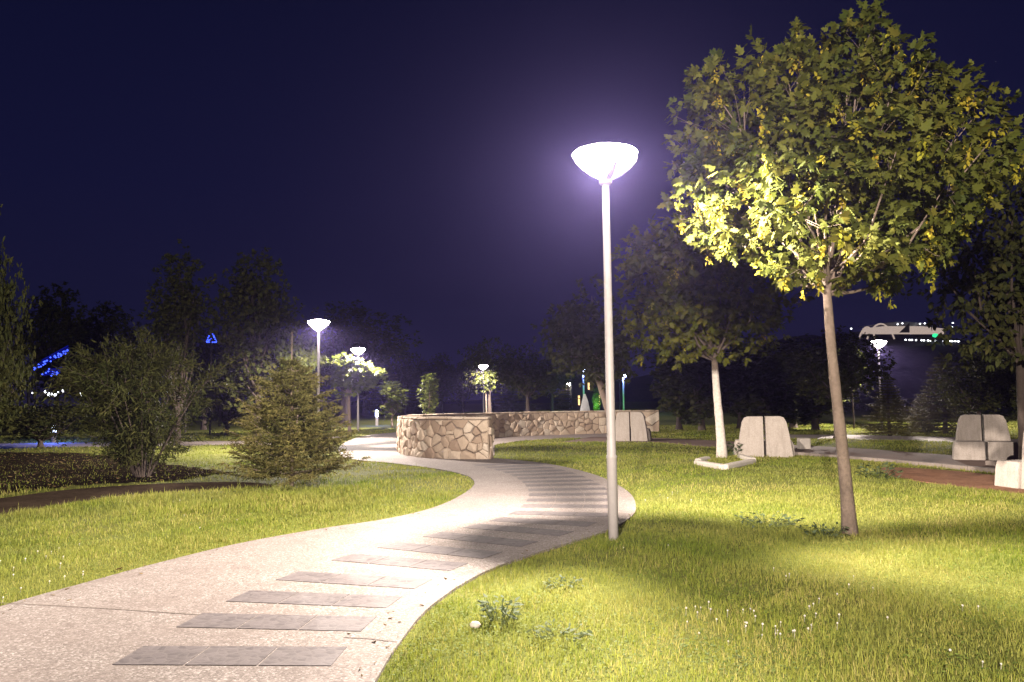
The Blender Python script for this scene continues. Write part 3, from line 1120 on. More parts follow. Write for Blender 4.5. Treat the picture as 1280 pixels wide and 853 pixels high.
def place(kind, px, top, d, wpx, label, group=None, name=None, rot=None, cat=None):
    """a copy of a prototype (built 1 m wide radius / unit height) at depth d with its top at photo row `top`"""
    x, y = base_at(px, d)
    h = at(px, top, d)[2]
    w = wpx / F * d
    first = PROTO[kind]
    if not first.get('placed_once'):
        o = first
        o['placed_once'] = 1
    else:
        o = copy_tree(first)
    z0 = g1(x, y)
    o.location = (x, y, z0)
    hw, hh = PSIZE[kind]
    o.scale = (w / hw, w / hw, (h - z0) / hh)
    o.rotation_euler = (0, 0, rb.uniform(0, 6.28) if rot is None else rot)
    o['label'] = label
    o['group'] = group or GRP_BACK
    if name:
        o.name = name
    return o


PSIZE = {}


def proto(kind, o, w, h):
    PROTO[kind] = o
    PSIZE[kind] = (w, h)


proto('round_a', broad_tree('broadleaf_tree', '', (0, 0, 0), 7, 2.4, 0.16, 2.6, 2.6, 2.6, np.random.default_rng(51), 'oval', 0.17, 1150, 8, 26), 5.2, 7)
proto('round_b', broad_tree('broadleaf_tree', '', (0, 0, 0), 7, 1.7, 0.16, 2.3, 2.3, 3.0, np.random.default_rng(52), 'tri', 0.17, 1200, 8, 28), 4.8, 7)
proto('tall', broad_tree('broadleaf_tree', '', (0, 0, 0), 8, 1.2, 0.15, 1.35, 1.35, 3.6, np.random.default_rng(53), 'tri', 0.16, 1000, 8, 30), 2.9, 8)
proto('bushy', broad_tree('broadleaf_tree', '', (0, 0, 0), 5, 0.8, 0.13, 2.3, 2.3, 2.4, np.random.default_rng(54), 'oval', 0.15, 1200, 8, 30), 4.8, 5)
proto('young', broad_tree('young_tree', '', (0, 0, 0), 4, 1.9, 0.055, 1.2, 1.2, 1.15, np.random.default_rng(55), 'maple', 0.22, 260, 7, 12, mat='leaf_young', bark='bark'), 2.5, 4)
proto('slim', broad_tree('young_tree', '', (0, 0, 0), 4, 1.1, 0.04, 0.5, 0.5, 1.65, np.random.default_rng(56), 'oval', 0.2, 170, 7, 14, mat='leaf_young', bark='bark'), 1.2, 4)
NEEDLE_T[0] = 'needle_wide'
proto('spruce', conifer('spruce_tree', '', (0, 0, 0), 6, 1.5, np.random.default_rng(57), 20, 8, 0.16, 0.6, 0.3, leader=0.06, bark='bark_dark', skirt=0.06, twig_n=7), 3.0, 6)
proto('column', broad_tree('columnar_tree', '', (0, 0, 0), 6, 1.0, 0.12, 0.75, 0.75, 2.95, np.random.default_rng(58), 'tri', 0.2, 620, 7, 26), 1.6, 6)

DARK = 'dark broadleaf tree in the row beyond the stone ring'
# left side, behind the shrubs
place('bushy', -28, 236, 17, 110, 'tall dark tree cut by the left edge of the photo', rot=1)
place('bushy', -8, 352, 24, 110, 'low dark bushy tree at the far left beside the blue lights')
place('round_b', 128, 375, 52, 140, 'dark tree between the blue lit canopy and the slim tall tree')
place('tall', 222, 303, 33, 92, 'slim tall dark tree right of the blue lights')
place('bushy', 255, 400, 48, 130, 'dark bushy tree just below the small blue pyramid of lights')
place('round_b', 322, 309, 34, 160, 'large dark tree behind the young fir', rot=2)
place('round_b', 70, 352, 62, 130, 'dark tree behind the blue lit canopy')
place('bushy', 52, 498, 30, 150, 'low dark bush under the blue lit canopy', name='shrub')
place('bushy', -70, 410, 15, 190, 'dark shrub spilling in at the left edge above the dirt', name='shrub')
place('bushy', 284, 445, 39, 110, 'dark bush right of the multi-stemmed shrub', name='shrub')
place('round_a', 430, 372, 58, 190, 'dark tree rising behind the two lamps by the path bend')
place('round_b', 380, 420, 40, 90, 'tree just left of the nearer path-bend lamp, its edge lit')
place('young', 437, 440, 41.5, 100, 'young maple brightly lit by the farther lamp at the path bend')
place('young', 372, 408, 33, 60, 'small maple lit yellow beside the nearer lamp at the path bend')
place('slim', 490, 474, 47, 44, 'slim young tree left of the stone wall', None)
place('slim', 538, 464, 39, 34, 'narrow young tree rising just behind the left end of the stone wall')
place('young', 608, 446, 65.5, 48, 'young round tree glowing beside the lamp beyond the stone ring')
place('round_a', 612, 418, 66, 90, 'dark tree right behind the glowing young tree')
place('round_a', 660, 428, 52, 110, 'dark round tree with thin trunk beyond the stone ring')
row = [(455, 430, 90, 80), (478, 440, 84, 60), (505, 436, 88, 70), (530, 448, 92, 60), (552, 440, 90, 60), (578, 452, 94, 60), (640, 452, 90, 70), (690, 440, 86, 80), (715, 455, 94, 60)]
for i, (px, top, d, w) in enumerate(row):
    place(['round_b', 'spruce', 'round_a', 'spruce', 'round_b'][i % 5], px, top, d, w,
          'dark conifer in the far tree line beyond the stone wall' if ['round_b', 'spruce', 'round_a', 'spruce', 'round_b'][i % 5] == 'spruce' else DARK,
          'far conifers beyond the stone wall' if ['round_b', 'spruce', 'round_a', 'spruce', 'round_b'][i % 5] == 'spruce' else 'far dark broadleaf trees beyond the stone wall')
# right side
for i, (px, top, d, w) in enumerate([(822, 420, 37, 60), (848, 405, 38, 62), (876, 412, 37, 66), (925, 418, 38, 70), (958, 420, 36, 72), (990, 415, 38, 70), (1018, 425, 36, 70)]):
    place('column', px, top, d, w, 'dark columnar tree in the hedge row behind the whitewashed maple', 'columnar trees of the hedge row')
place('round_a', 1045, 405, 29, 150, 'dark tree with low crown behind the foreground maple trunk')
place('young', 1066, 424, 36, 44, 'leafy sapling lit yellow left of the right-hand lamp', name='young_tree')
place('bushy', 960, 440, 42, 160, 'dark bushy tree behind the left concrete seat')
place('bushy', 1020, 450, 43, 140, 'dark bushy tree behind the foreground trunk and kerb')
place('spruce', 1110, 470, 31, 70, 'small spruce right below the right-hand lamp', 'spruces by the right lamp')
place('spruce', 1152, 492, 33, 56, 'low spruce between the lamp and the right concrete seat', 'spruces by the right lamp')
place('spruce', 1180, 442, 31, 92, 'taller spruce just left of the right concrete seat', 'spruces by the right lamp')
place('round_a', 1222, 432, 26, 130, 'light-crowned tree with thin trunk behind the right concrete seat')
place('round_a', 1278, 178, 17, 270, 'large dark tree cut by the right edge of the photo', rot=0.4)
place('round_b', 1290, 400, 30, 160, 'dark tree low at the right edge behind the concrete seats')
place('bushy', 1340, 430, 24, 200, 'dark bush just outside the lit grass at the right edge')
place('bushy', 1120, 500, 60, 160, 'far dark bush under the hilltop building')
for o in PROTO.values():
    if 'placed_once' in o:
        pass
for o in list(bpy.data.objects):
    if 'placed_once' in o:
        del o['placed_once']

# ------------------------------------------------------------------ street lamps
HEAD = 4.43
LAMP_COL = (1.0, 0.87, 0.77)
LAMP_W = 18500.0
lamp_light = bpy.data.lights.new('bulb', 'SPOT')
lamp_light.spot_size = R(178)
lamp_light.spot_blend = 0.26
lamp_light.energy = LAMP_W
lamp_light.color = LAMP_COL
lamp_light.shadow_soft_size = 0.02


def street_lamp(label, loc, brackets, group='street lamps along the path', light=lamp_light, glow='glow'):
    root = thing('street_lamp', label, 'street lamp', loc, 0, group)
    z0 = HEAD - 0.33
    mb = MB()
    mb.lathe([(0.0, -0.15), (0.058, -0.15), (0.058, 0.93), (0.062, 0.945), (0.062, 0.96), (0.052, 0.975), (0.050, 1.2), (0.042, z0 - 0.02), (0.0, z0 - 0.02)], 20)
    obj('pole', mb.mesh('pole', True), M['pole'], root)
    mb = MB()
    mb.lathe([(0.0, z0 - 0.022), (0.06, z0 - 0.02), (0.075, z0 + 0.0), (0.075, z0 + 0.05), (0.0, z0 + 0.052)], 20)
    obj('collar', mb.mesh('collar'), M['pole'], root)
    mb = MB()
    mb.lathe([(0.07, z0 + 0.055), (0.165, z0 + 0.105), (0.265, z0 + 0.185), (0.342, z0 + 0.27), (0.37, HEAD)], 36)
    obj('lamp_bowl', mb.mesh('lamp_bowl', True), M[glow], root)
    mb = MB()
    mb.lathe([(0.0, HEAD + 0.002), (0.368, HEAD + 0.002), (0.378, HEAD + 0.012), (0.36, HEAD + 0.03), (0.27, HEAD + 0.062), (0.14, HEAD + 0.085), (0.0, HEAD + 0.09)], 36)
    obj('lamp_cap', mb.mesh('lamp_cap', True), M['glow_cap'], root)
    for a, wd in brackets:
        ca, sa = math.cos(a), math.sin(a)
        mb = MB()
        prof = [(0.07, z0 + 0.045, wd), (0.135, z0 + 0.08, wd * 1.15), (0.178, z0 + 0.105, wd * 0.9), (0.275, z0 + 0.18, 0.011), (0.352, z0 + 0.265, 0.010), (0.37, HEAD - 0.005, 0.010)]
        vs = []
        for rr, zz, hw in prof:
            for dr in (0.004, 0.014):
                for sgn in (-1, 1):
                    x, y = rr + dr, sgn * hw
                    vs.append((ca * x - sa * y, sa * x + ca * y, zz - dr))
        fs = []
        for i in range(len(prof) - 1):
            b = i * 4
            for q in ((0, 1, 5, 4), (2, 6, 7, 3), (0, 4, 6, 2), (1, 3, 7, 5)):
                fs.append(tuple(b + j for j in q))
        fs.append((0, 2, 3, 1))
        b = (len(prof) - 1) * 4
        fs.append((b, b + 1, b + 3, b + 2))
        mb.add(vs, fs)
        obj('bracket', mb.mesh('bracket'), M['pole_dark'], root)
    l = bpy.data.objects.new('bulb_light', light)
    COL.objects.link(l)
    l.parent = root
    l.location = (0, 0, HEAD - 0.13)
    return root


lx, ly = gp(767, 676)
lampA = street_lamp('tall lit lamp post at the right edge of the path, nearest to the viewer', (lx, ly, -0.02), [(R(2), 0.022), (R(-71), 0.035), (R(92), 0.010)])
lampB = None


def lamp_copy(label, px, d, rim=None, name=None):
    o = copy_tree(lampA)
    x, y = base_at(px, d)
    z = -0.02
    if rim is not None:
        z = at(px, rim, d)[2] - HEAD
    o.location = (x, y, z)
    o['label'] = label
    o.rotation_euler = (0, 0, rb.uniform(0, 6))
    return o


lamp_copy('lit lamp post rising behind the young fir on the left', 398, 27.5, 403)
lamp_copy('lit lamp post on the grass where the path bends out of sight', 447.5, 42, 437)
lamp_copy('lit lamp post beside the glowing round young tree beyond the stone ring', 604.5, 62, 458)
lamp_copy('lit lamp post among the trees on the right below the hilltop building', 1101, 38, 428)
lamp_copy('small lit lamp post far behind the stone ring, left of the two blue ones', 712, 95, 480)
beh = lamp_copy('lit lamp post by the path behind the viewer', 640, 10)
beh.location = (-1.6, -5.0, -0.02)
bright = lamp_light.copy()
bright.type = 'POINT'
bright.energy = LAMP_W * 2.2
for c in bpy.data.objects:
    if c.parent is beh and c.type == 'LIGHT':
        c.data = bright

# two blue-white area lamps far away
blue_light = bpy.data.lights.new('blue_bulb', 'POINT')
blue_light.energy = 500
blue_light.color = (0.45, 0.55, 1.0)
blue_light.shadow_soft_size = 0.1
m_bluepole = m_plain('blue_lit_pole', (0.25, 0.28, 0.55), 0.5)


def flood(label, px, py, d):
    x, y, z = at(px, py, d)
    root = thing('flood_light', label, 'flood light', (x, y, 0), 0, 'blue white flood lights')
    mb = MB()
    mb.tube([(0, 0, -0.1), (0, 0, z * 0.5), (0, 0, z)], [0.11, 0.09, 0.07], 10)
    obj('pole', mb.mesh('pole', True), m_bluepole, root)
    mb = MB()
    mb.lathe([(0, z - 0.02), (0.25, z), (0.36, z + 0.16), (0.3, z + 0.32), (0, z + 0.38)], 18)
    obj('lamp_head', mb.mesh('lamp_head', True), M['glow_blue'], root)
    l = bpy.data.objects.new('bulb_light', blue_light)
    COL.objects.link(l)
    l.parent = root
    l.location = (0, -0.1, z + 0.15)
    return root


flood('blue white flood light on a pole left of the tall lamp post', 729, 466, 80)
flood('blue white flood light on a pole right of the tall lamp post', 779, 472, 80)

# ------------------------------------------------------------------ stone ring wall
WALL = crom([(-0.62, 21.9), (-1.6, 22.15), (-2.55, 23.0), (-3.2, 24.6), (-3.5, 26.6), (-3.35, 29.0), (-2.5, 31.6), (-0.8, 34.0), (1.6, 35.7), (4.4, 36.6), (6.6, 36.3)], 0.12)
WH, WT = 1.07, 0.42
wacc = np.concatenate([[0], np.cumsum(np.hypot(*np.diff(WALL, axis=0).T))])
WLEN = wacc[-1]
dW = np.gradient(WALL, axis=0)
dW /= np.linalg.norm(dW, axis=1, keepdims=True)


def wz(s):
    return float(np.interp(s, [0, 4, 13, WLEN], [1, 1, 0.93, 0.9]))


def wall_at(s, off):
    x = np.interp(s, wacc, WALL[:, 0])
    y = np.interp(s, wacc, WALL[:, 1])
    tx_ = np.interp(s, wacc, dW[:, 0])
    ty_ = np.interp(s, wacc, dW[:, 1])
    return Vector((x - ty_ * -off * -1 * -1, y + tx_ * -off * -1 * -1, 0)) if False else Vector((x + ty_ * off, y - tx_ * off, 0))


def voronoi_cells(L, H, sp, r, vs=1.12):
    nu, nv = max(1, int(L / sp)), max(1, int(H / (sp * vs)))
    seeds = []
    tries = 0
    while len(seeds) < nu * nv and tries < nu * nv * 30:
        tries += 1
        q = (r.uniform(0, L), r.uniform(0, H))
        dm = sp * r.choice([0.36, 0.6, 0.85])
        if all((q[0] - o_[0]) ** 2 + ((q[1] - o_[1]) * 0.9) ** 2 > dm * dm for o_ in seeds):
            seeds.append(q)
    seeds = np.array(seeds)
    cells = []
    for i, (sx_, sy_) in enumerate(seeds):
        poly = [(0 if sx_ - sp * 2 < 0 else sx_ - sp * 2, 0), (min(L, sx_ + sp * 2), 0), (min(L, sx_ + sp * 2), H), (0 if sx_ - sp * 2 < 0 else sx_ - sp * 2, H)]
        near = np.where((np.abs(seeds[:, 0] - sx_) < sp * 3))[0]
        for j in near:
            if j == i:
                continue
            ox, oy = seeds[j]
            nx_, ny_ = ox - sx_, oy - sy_
            c = (nx_ * (ox + sx_) + ny_ * (oy + sy_)) / 2
            new = []
            for a, b in zip(poly, poly[1:] + poly[:1]):
                da, db = nx_ * a[0] + ny_ * a[1] - c, nx_ * b[0] + ny_ * b[1] - c
                if da <= 0:
                    new.append(a)
                if da * db < 0:
                    t = da / (da - db)
                    new.append((a[0] + (b[0] - a[0]) * t, a[1] + (b[1] - a[1]) * t))
            poly = new
            if len(poly) < 3:
                break
        if len(poly) >= 3:
            cells.append(poly)
    return cells


def stone_face(place_fn, L, H, sp, r, V, Fc, A, gap=0.012, out=0.075):
    for poly in voronoi_cells(L, H, sp, r):
        cx = sum(p[0] for p in poly) / len(poly)
        cy = sum(p[1] for p in poly) / len(poly)
        rad = sum(math.hypot(p[0] - cx, p[1] - cy) for p in poly) / len(poly)
        if rad < 0.04:
            continue
        poly = [(min(L, max(0, p[0] + r.uniform(-0.018, 0.018))), min(H, max(0, p[1] + r.uniform(-0.018, 0.018)))) for p in poly]
        dep = out * r.uniform(0.4, 1.35)
        gap = r.uniform(0.004, 0.015)
        n = len(poly)
        rings = []
        for k, (g, d_) in enumerate(((gap, -0.02), (gap, dep * 0.45), (gap + 0.022, dep * 0.9))):
            sc = max(0.3, 1 - g / rad)
            rings.append([place_fn(cx + (p[0] - cx) * sc, cy + (p[1] - cy) * sc, d_ + (r.uniform(-0.008, 0.008) if k else 0)) for p in poly])
        b = len(V)
        for rg in rings:
            V.extend(rg)
        V.append(place_fn(cx + r.uniform(-.1, .1) * rad, cy + r.uniform(-.1, .1) * rad, dep * r.uniform(0.95, 1.35)))
        v_ = r.uniform(0, 1)
        for k in range(2):
            for i in range(n):
                i2 = (i + 1) % n
                Fc.append((b + k * n + i, b + k * n + i2, b + (k + 1) * n + i2, b + (k + 1) * n + i))
                A.append(v_)
        for i in range(n):
            Fc.append((b + 2 * n + i, b + 2 * n + (i + 1) % n, b + 3 * n))
            A.append(v_)


def build_wall():
    r = np.random.default_rng(12)
    root = thing('stone_wall', 'curved rubble stone wall forming a ring beside the path bend', 'stone wall', (0, 0, 0))
    # core
    mb = MB()
    n = 140
    sv = np.linspace(0.03, WLEN - 0.03, n)
    vs, fs = [], []
    for s in sv:
        for off, z in ((WT / 2, -0.1), (WT / 2, WH), (-WT / 2, WH), (-WT / 2, -0.1)):
            p = wall_at(s, off)
            vs.append((p.x, p.y, z * wz(s)))
    for i in range(n - 1):
        b = i * 4
        for a, c in ((0, 1), (1, 2), (2, 3)):
            fs.append((b + a, b + c, b + 4 + c, b + 4 + a))
    fs += [(0, 1, 2, 3), ((n - 1) * 4 + 3, (n - 1) * 4 + 2, (n - 1) * 4 + 1, (n - 1) * 4)]
    mb.add(vs, fs)
    obj('core', mb.mesh('core'), M['mortar'], root)
    V, Fc, A = [], [], []

    def outer(u, v, d):
        p = wall_at(u, -(WT / 2 + d))
        return (p.x, p.y, (v - 0.03) * wz(u))

    def inner(u, v, d):
        p = wall_at(u, WT / 2 + d)
        return (p.x, p.y, (v - 0.03) * wz(u))

    P0 = wall_at(0, 0)
    t0 = Vector((dW[0][0], dW[0][1], 0))
    n0 = Vector((t0.y, -t0.x, 0))

    def end(u, v, d):
        p = P0 - t0 * (d - 0.03) + n0 * (u - WT / 2 - 0.02)
        return (p.x, p.y, v - 0.03)
    # which offset sign faces outwards: outer side is the convex, left/near one
    stone_face(lambda u, v, d: outer(u, v, d), WLEN, WH + 0.02, 0.235, r, V, Fc, A)
    stone_face(lambda u, v, d: inner(u, v, d), WLEN, WH + 0.02, 0.26, r, V, Fc, A)
    stone_face(end, WT + 0.06, WH + 0.02, 0.24, r, V, Fc, A)
    m = bpy.data.meshes.new('stones')
    m.from_pydata([tuple(p) for p in V], [], Fc)
    at_ = m.attributes.new('var', 'FLOAT', 'FACE')
    at_.data.foreach_set('value', A)
    import bmesh
    bm = bmesh.new()
    bm.from_mesh(m)
    bmesh.ops.recalc_face_normals(bm, faces=bm.faces[:])
    bm.to_mesh(m)
    bm.free()
    obj('stones', m, M['rubble'], root)
    # coping slabs
    V, Fc, A = [], [], []
    s = 0.0
    while s < WLEN - 0.15:
        L = min(r.uniform(0.35, 0.7), WLEN - s)
        b = len(V)
        hz = r.uniform(0.035, 0.06)
        k = 4
        for i in range(k):
            q = s + 0.012 + (L - 0.024) * i / (k - 1)
            for off, z in ((WT / 2 + r.uniform(0.03, 0.07), WH + 0.003), (WT / 2 + r.uniform(0.03, 0.06), WH + hz), (-WT / 2 - r.uniform(0.03, 0.06), WH + hz), (-WT / 2 - r.uniform(0.03, 0.07), WH + 0.003)):
                p = wall_at(q, off)
                V.append((p.x, p.y, z - WH * (1 - wz(q))))
        v_ = r.uniform(0.3, 1)
        for i in range(k - 1):
            for a in range(4):
                c = (a + 1) % 4
                Fc.append((b + i * 4 + a, b + i * 4 + c, b + i * 4 + 4 + c, b + i * 4 + 4 + a))
                A.append(v_)
        Fc.append((b, b + 3, b + 2, b + 1))
        Fc.append((b + (k - 1) * 4, b + (k - 1) * 4 + 1, b + (k - 1) * 4 + 2, b + (k - 1) * 4 + 3))
        A += [v_, v_]
        s += L
    m = bpy.data.meshes.new('coping')
    m.from_pydata(V, [], Fc)
    at_ = m.attributes.new('var', 'FLOAT', 'FACE')
    at_.data.foreach_set('value', A)
    obj('coping', m, M['rubble'], root)


build_wall()

# ------------------------------------------------------------------ split concrete seats
def concrete_seat(label, px, py, wpx, rz, hgt=1.08):
    x, y = gp(px, py)
    w = wpx / F * y
    root = thing('concrete_seat', label, 'concrete seat', (x, y, -0.02), rz, 'split concrete seats')
    import bmesh

    def slab(outline, y0, y1, lean, bev, name, mat):
        bm = bmesh.new()
        a = [bm.verts.new((p[0], y0 + lean * p[1], p[1])) for p in outline]
        b = [bm.verts.new((p[0], y1 + lean * 0.3 * p[1], p[1])) for p in outline]
        n = len(outline)
        bm.faces.new(a)
        bm.faces.new(b[::-1])
        for i in range(n):
            bm.faces.new((a[i], b[i], b[(i + 1) % n], a[(i + 1) % n]))
        bmesh.ops.recalc_face_normals(bm, faces=bm.faces[:])
        bmesh.ops.bevel(bm, geom=[e for e in bm.edges], offset=bev, segments=2, affect='EDGES', profile=0.6)
        m = bpy.data.meshes.new(name)
        bm.to_mesh(m)
        bm.free()
        return obj(name, m, M['concrete'], root)
    hw = w / 2
    for sg in (-1, 1):
        g = 0.028
        back = [(g, 0.0), (hw * 0.97, 0.0), (hw * 0.86, hgt * 0.55), (hw * 0.77, hgt * 0.86), (hw * 0.68, hgt * 0.97), (hw * 0.56, hgt), (g, hgt)]
        slab([(sg * p[0], p[1]) for p in back], -0.10, 0.22, -0.0, 0.016, 'backrest', M['concrete'])
        seat = [(g, 0.0), (hw * 1.08, 0.0), (hw * 1.04, hgt * 0.3), (hw * 0.98, hgt * 0.42), (g, hgt * 0.42)]
        slab([(sg * p[0], p[1] - 0.002) for p in seat], -0.62, -0.102, 0.08, 0.03, 'seat', M['concrete'])
    return root


concrete_seat('pale split concrete seat seen from behind next to the whitewashed maple', 956, 571.5, 68, R(167))
concrete_seat('grey split concrete seat facing the viewer beyond the kerb on the right', 1230, 573, 66, R(-24))
concrete_seat('pinkish split concrete seat half hidden by the lamp post at the end of the ring', 789, 551, 44, R(165))
concrete_seat('concrete seat cut off by the right edge of the photo', 1316, 610, 80, R(190))

# small white stone block beside the path at the right
xw, yw = gp(1005, 561)
mb = MB()
mb.box((0, 0, 0.16), (0.34, 0.3, 0.36))
o = obj('stone_block', mb.mesh('stone_block'), M['whitestone'], None, (xw, yw, -0.02))
bv = o.modifiers.new('bevel', 'BEVEL')
bv.width = 0.05
bv.segments = 2
tag(o, 'small white stone block beside the dark tree past the left concrete seat', 'stone')
xw, yw = gp(1262, 581)
mb = MB()
mb.box((0, 0, 0.03), (0.95, 0.3, 0.12), Matrix.Rotation(0.1, 3, 'Z'))
o = obj('stone_slab', mb.mesh('stone_slab'), M['kerb'], None, (xw, yw, 0.0))
bv = o.modifiers.new('bevel', 'BEVEL')
bv.width = 0.02
tag(o, 'flat loose stone slab lying before the grey concrete seat', 'stone slab')

# ------------------------------------------------------------------ weeds in the lawn
def weed(label, px, py, n, leaf, spread, r, hh=0.09):
    x, y = gp(px, py)
    root = thing('weed', label, 'weed', (x, y, g1(x, y)), 0, 'weeds in the lawn')
    a = r.uniform(0, 2 * np.pi, n)
    q = np.sqrt(r.uniform(0, 1, n)) * spread
    P = np.stack([np.cos(a) * q, np.sin(a) * q, r.uniform(0.03, hh, n)], -1)
    D = np.stack([np.cos(a), np.sin(a), r.uniform(0.1, 0.8, n)], -1) + r.normal(0, 0.35, (n, 3))
    U = norm(np.array([0, 0, 1.0]) + r.normal(0, 0.3, P.shape))
    obj('foliage', leaves('foliage', P, D, U, leaf * r.uniform(0.6, 1.2, n), 'oval', np.clip(r.normal(0.3, 0.2, n), 0, 1), 0.3), M['leaf_weed'], root)
    mb = MB()
    for p in P[::3]:
        mb.tube([(p[0] * 0.4, p[1] * 0.4, -0.02), tuple(p)], 0.0025, 3, False)
    obj('stem', mb.mesh('stem'), M['leaf_weed'], root)


M['leaf_weed'] = m_leaf('weed_leaf', [(0.0, (0.04, 0.06, 0.025)), (0.6, (0.065, 0.085, 0.04)), (1.0, (0.1, 0.115, 0.06))], 0.2, 0.7, 0.1)
rw = np.random.default_rng(4)
weed('leafy grey green weed clump nearest the path edge', 625, 782, 85, 0.055, 0.13, rw, 0.15)
weed('low flat weed patch up the lawn from the clump', 705, 740, 50, 0.045, 0.16, rw, 0.06)
weed('low spreading weed patch right of the clump', 700, 800, 60, 0.045, 0.2, rw, 0.055)
weed('dark weed clump in the lawn left of the maple foot', 960, 660, 130, 0.06, 0.38, rw, 0.12)
weed('dark weed clump at the foot of the foreground maple', 1030, 672, 80, 0.06, 0.26, rw, 0.12)
weed('tall tuft of weeds by the whitewashed maple', 918, 572, 60, 0.14, 0.3, rw, 0.35)
weed('leafy weed bush on the lawn edge before the red soil', 1098, 600, 120, 0.1, 0.36, rw, 0.26)
xs_, ys_ = gp(594, 790)
mb = MB()
mb.lathe([(0.001, -0.02), (0.028, -0.012), (0.034, 0.006), (0.02, 0.024), (0.001, 0.028)], 9)
o = obj('pebble', mb.mesh('pebble', True), M['whitestone'], None, (xs_, ys_, g1(xs_, ys_) + 0.035))
o.scale = (1.2, 0.8, 1)
tag(o, 'single white pebble in the grass beside the grey green weed clump', 'pebble')

# ------------------------------------------------------------------ far hill and hilltop building
hv = []
HX, HY = 60, 24
verts = []
for j in range(HY + 1):
    for i in range(HX + 1):
        u, v = i / HX, j / HY
        x = -60 + 520 * u
        y = 290 + 240 * v
        ridge = math.exp(-((x - 195) / 120) ** 2) * 37 * math.sin(min(1, v * 1.35) * math.pi * 0.5)
        z = -0.5 + ridge * (1 + 0.04 * math.sin(x * 0.13) + 0.03 * math.sin(x * 0.31 + y * 0.2)) + 0.7 * math.sin(x * 0.9 + y) * min(1, ridge / 5)
        verts.append((x, y, z))
faces = [(j * (HX + 1) + i, j * (HX + 1) + i + 1, (j + 1) * (HX + 1) + i + 1, (j + 1) * (HX + 1) + i) for j in range(HY) for i in range(HX)]
struct('hill', MB().add(verts, faces).mesh('hill', True), M['hill'])

bx, by, bz = at(1130, 420, 400)
bld = thing('hilltop_building', 'pale lit curved building on the dark hill at the right', 'building', (bx, by, 0))


def bl(px, py, dy=0.0):
    q = at(px, py, 400 + dy)
    return Vector((q[0] - bx, q[1] - by, q[2]))


def arc_strip(px0, px1, ytop0, ytop_mid, ybot, thick, name, mat, n=20):
    mb = MB()
    vs, fs = [], []
    for i in range(n + 1):
        t = i / n
        px = px0 + (px1 - px0) * t
        yt = ytop0 + (ytop_mid - ytop0) * math.sin(math.pi * t)
        dy = -9 * math.sin(math.pi * t)
        for py, e in ((yt, 0), (yt, thick), (ybot, thick), (ybot, 0)):
            p = bl(px, py, dy + e)
            vs.append(p)
    for i in range(n):
        for a in range(4):
            c = (a + 1) % 4
            fs.append((i * 4 + a, i * 4 + c, i * 4 + 4 + c, i * 4 + 4 + a))
    fs += [(0, 1, 2, 3), (n * 4 + 3, n * 4 + 2, n * 4 + 1, n * 4)]
    mb.add(vs, fs)
    return obj(name, mb.mesh(name), mat, bld)


arc_strip(1076, 1184, 421, 418, 440, 12, 'plinth', M['dark_wall'])
arc_strip(1078, 1180, 411, 407, 418, 8, 'glowing_terrace_wall', M['lit_wall'])
arc_strip(1074, 1184, 409.5, 402.5, 408, 14, 'roof', M['white_wall'])
sail = MB()
sail.add([bl(1124, 416, -12), bl(1137, 416, -12), bl(1137, 403, -12), bl(1124, 416, -11), bl(1137, 416, -11), bl(1137, 403, -11)], [(0, 1, 2), (5, 4, 3), (0, 3, 4, 1), (1, 4, 5, 2), (2, 5, 3, 0)])
obj('sail', sail.mesh('sail'), M['brown'], bld)
for (a0, a1, yt) in ((1074, 1094, 409), (1084, 1118, 405)):
    mb = MB()
    pts = [bl(a0 + (a1 - a0) * t / 10, 424 + (yt - 424) * math.sin(math.pi * t / 10) ** 0.7, -10) for t in range(11)]
    mb.tube(pts, 0.42, 6)
    obj('arch', mb.mesh('arch'), M['lit_wall'], bld)
for px, py in ((1122, 405.5), (1128, 404.5), (1150, 405), (1156, 404.5), (1160, 406), (1191, 404), (1186, 411), (1190, 409), (1064, 411)):
    mb = MB()
    p = bl(px, py, -13)
    mb.lathe([(0.01, -0.4), (0.5, 0), (0.01, 0.4)], 6, p)
    obj('lamp', mb.mesh('lamp'), M['led_white'], bld)
hl = thing('light_row', 'row of small white lights along the hillside road below the building', 'lights', (bx, by, 0))
for i, px in enumerate([1132, 1137, 1140, 1145, 1152, 1155, 1160, 1163, 1169, 1180, 1184, 1187, 1190, 1194, 1198]):
    p = bl(px, 425 + 0.03 * (px - 1132), -25)
    mb = MB()
    mb.lathe([(0.01, -0.45), (0.7 if px > 1178 else 0.5, 0), (0.01, 0.45)], 6, p)
    obj('bulb', mb.mesh('bulb'), M['led_white'], hl)
gl = MB()
p = bl(1169, 419.5, -26)
gl.lathe([(0.01, -1.0), (1.1, -0.6), (1.3, 0), (1.0, 0.7), (0.01, 1.0)], 12, (0, 0, 0))
o = obj('green_light', gl.mesh('green_light', True), M['led_green'], None, (bx + p.x, by + p.y, p.z))
tag(o, 'round green light glowing above the hillside row of lights', 'light')

# ------------------------------------------------------------------ far left: blue lit canopy, garland of white lights, blue patch
cx_, cy_, cz_ = at(70, 450, 42)
can = thing('lit_canopy', 'slanting canopy outlined in blue lights behind the dark trees', 'canopy', (cx_, cy_, 0))


def cl(px, py, dy=0.0):
    q = at(px, py, 42 + dy * 0.4)
    return Vector((q[0] - cx_, q[1] - cy_, q[2]))


def slab4(a, b, c, d, mb, th=0.12):
    mb.add([a, b, c, d] + [q + Vector((0, th, 0.05)) for q in (a, b, c, d)], [(0, 1, 2, 3), (7, 6, 5, 4), (0, 4, 5, 1), (1, 5, 6, 2), (2, 6, 7, 3), (3, 7, 4, 0)])


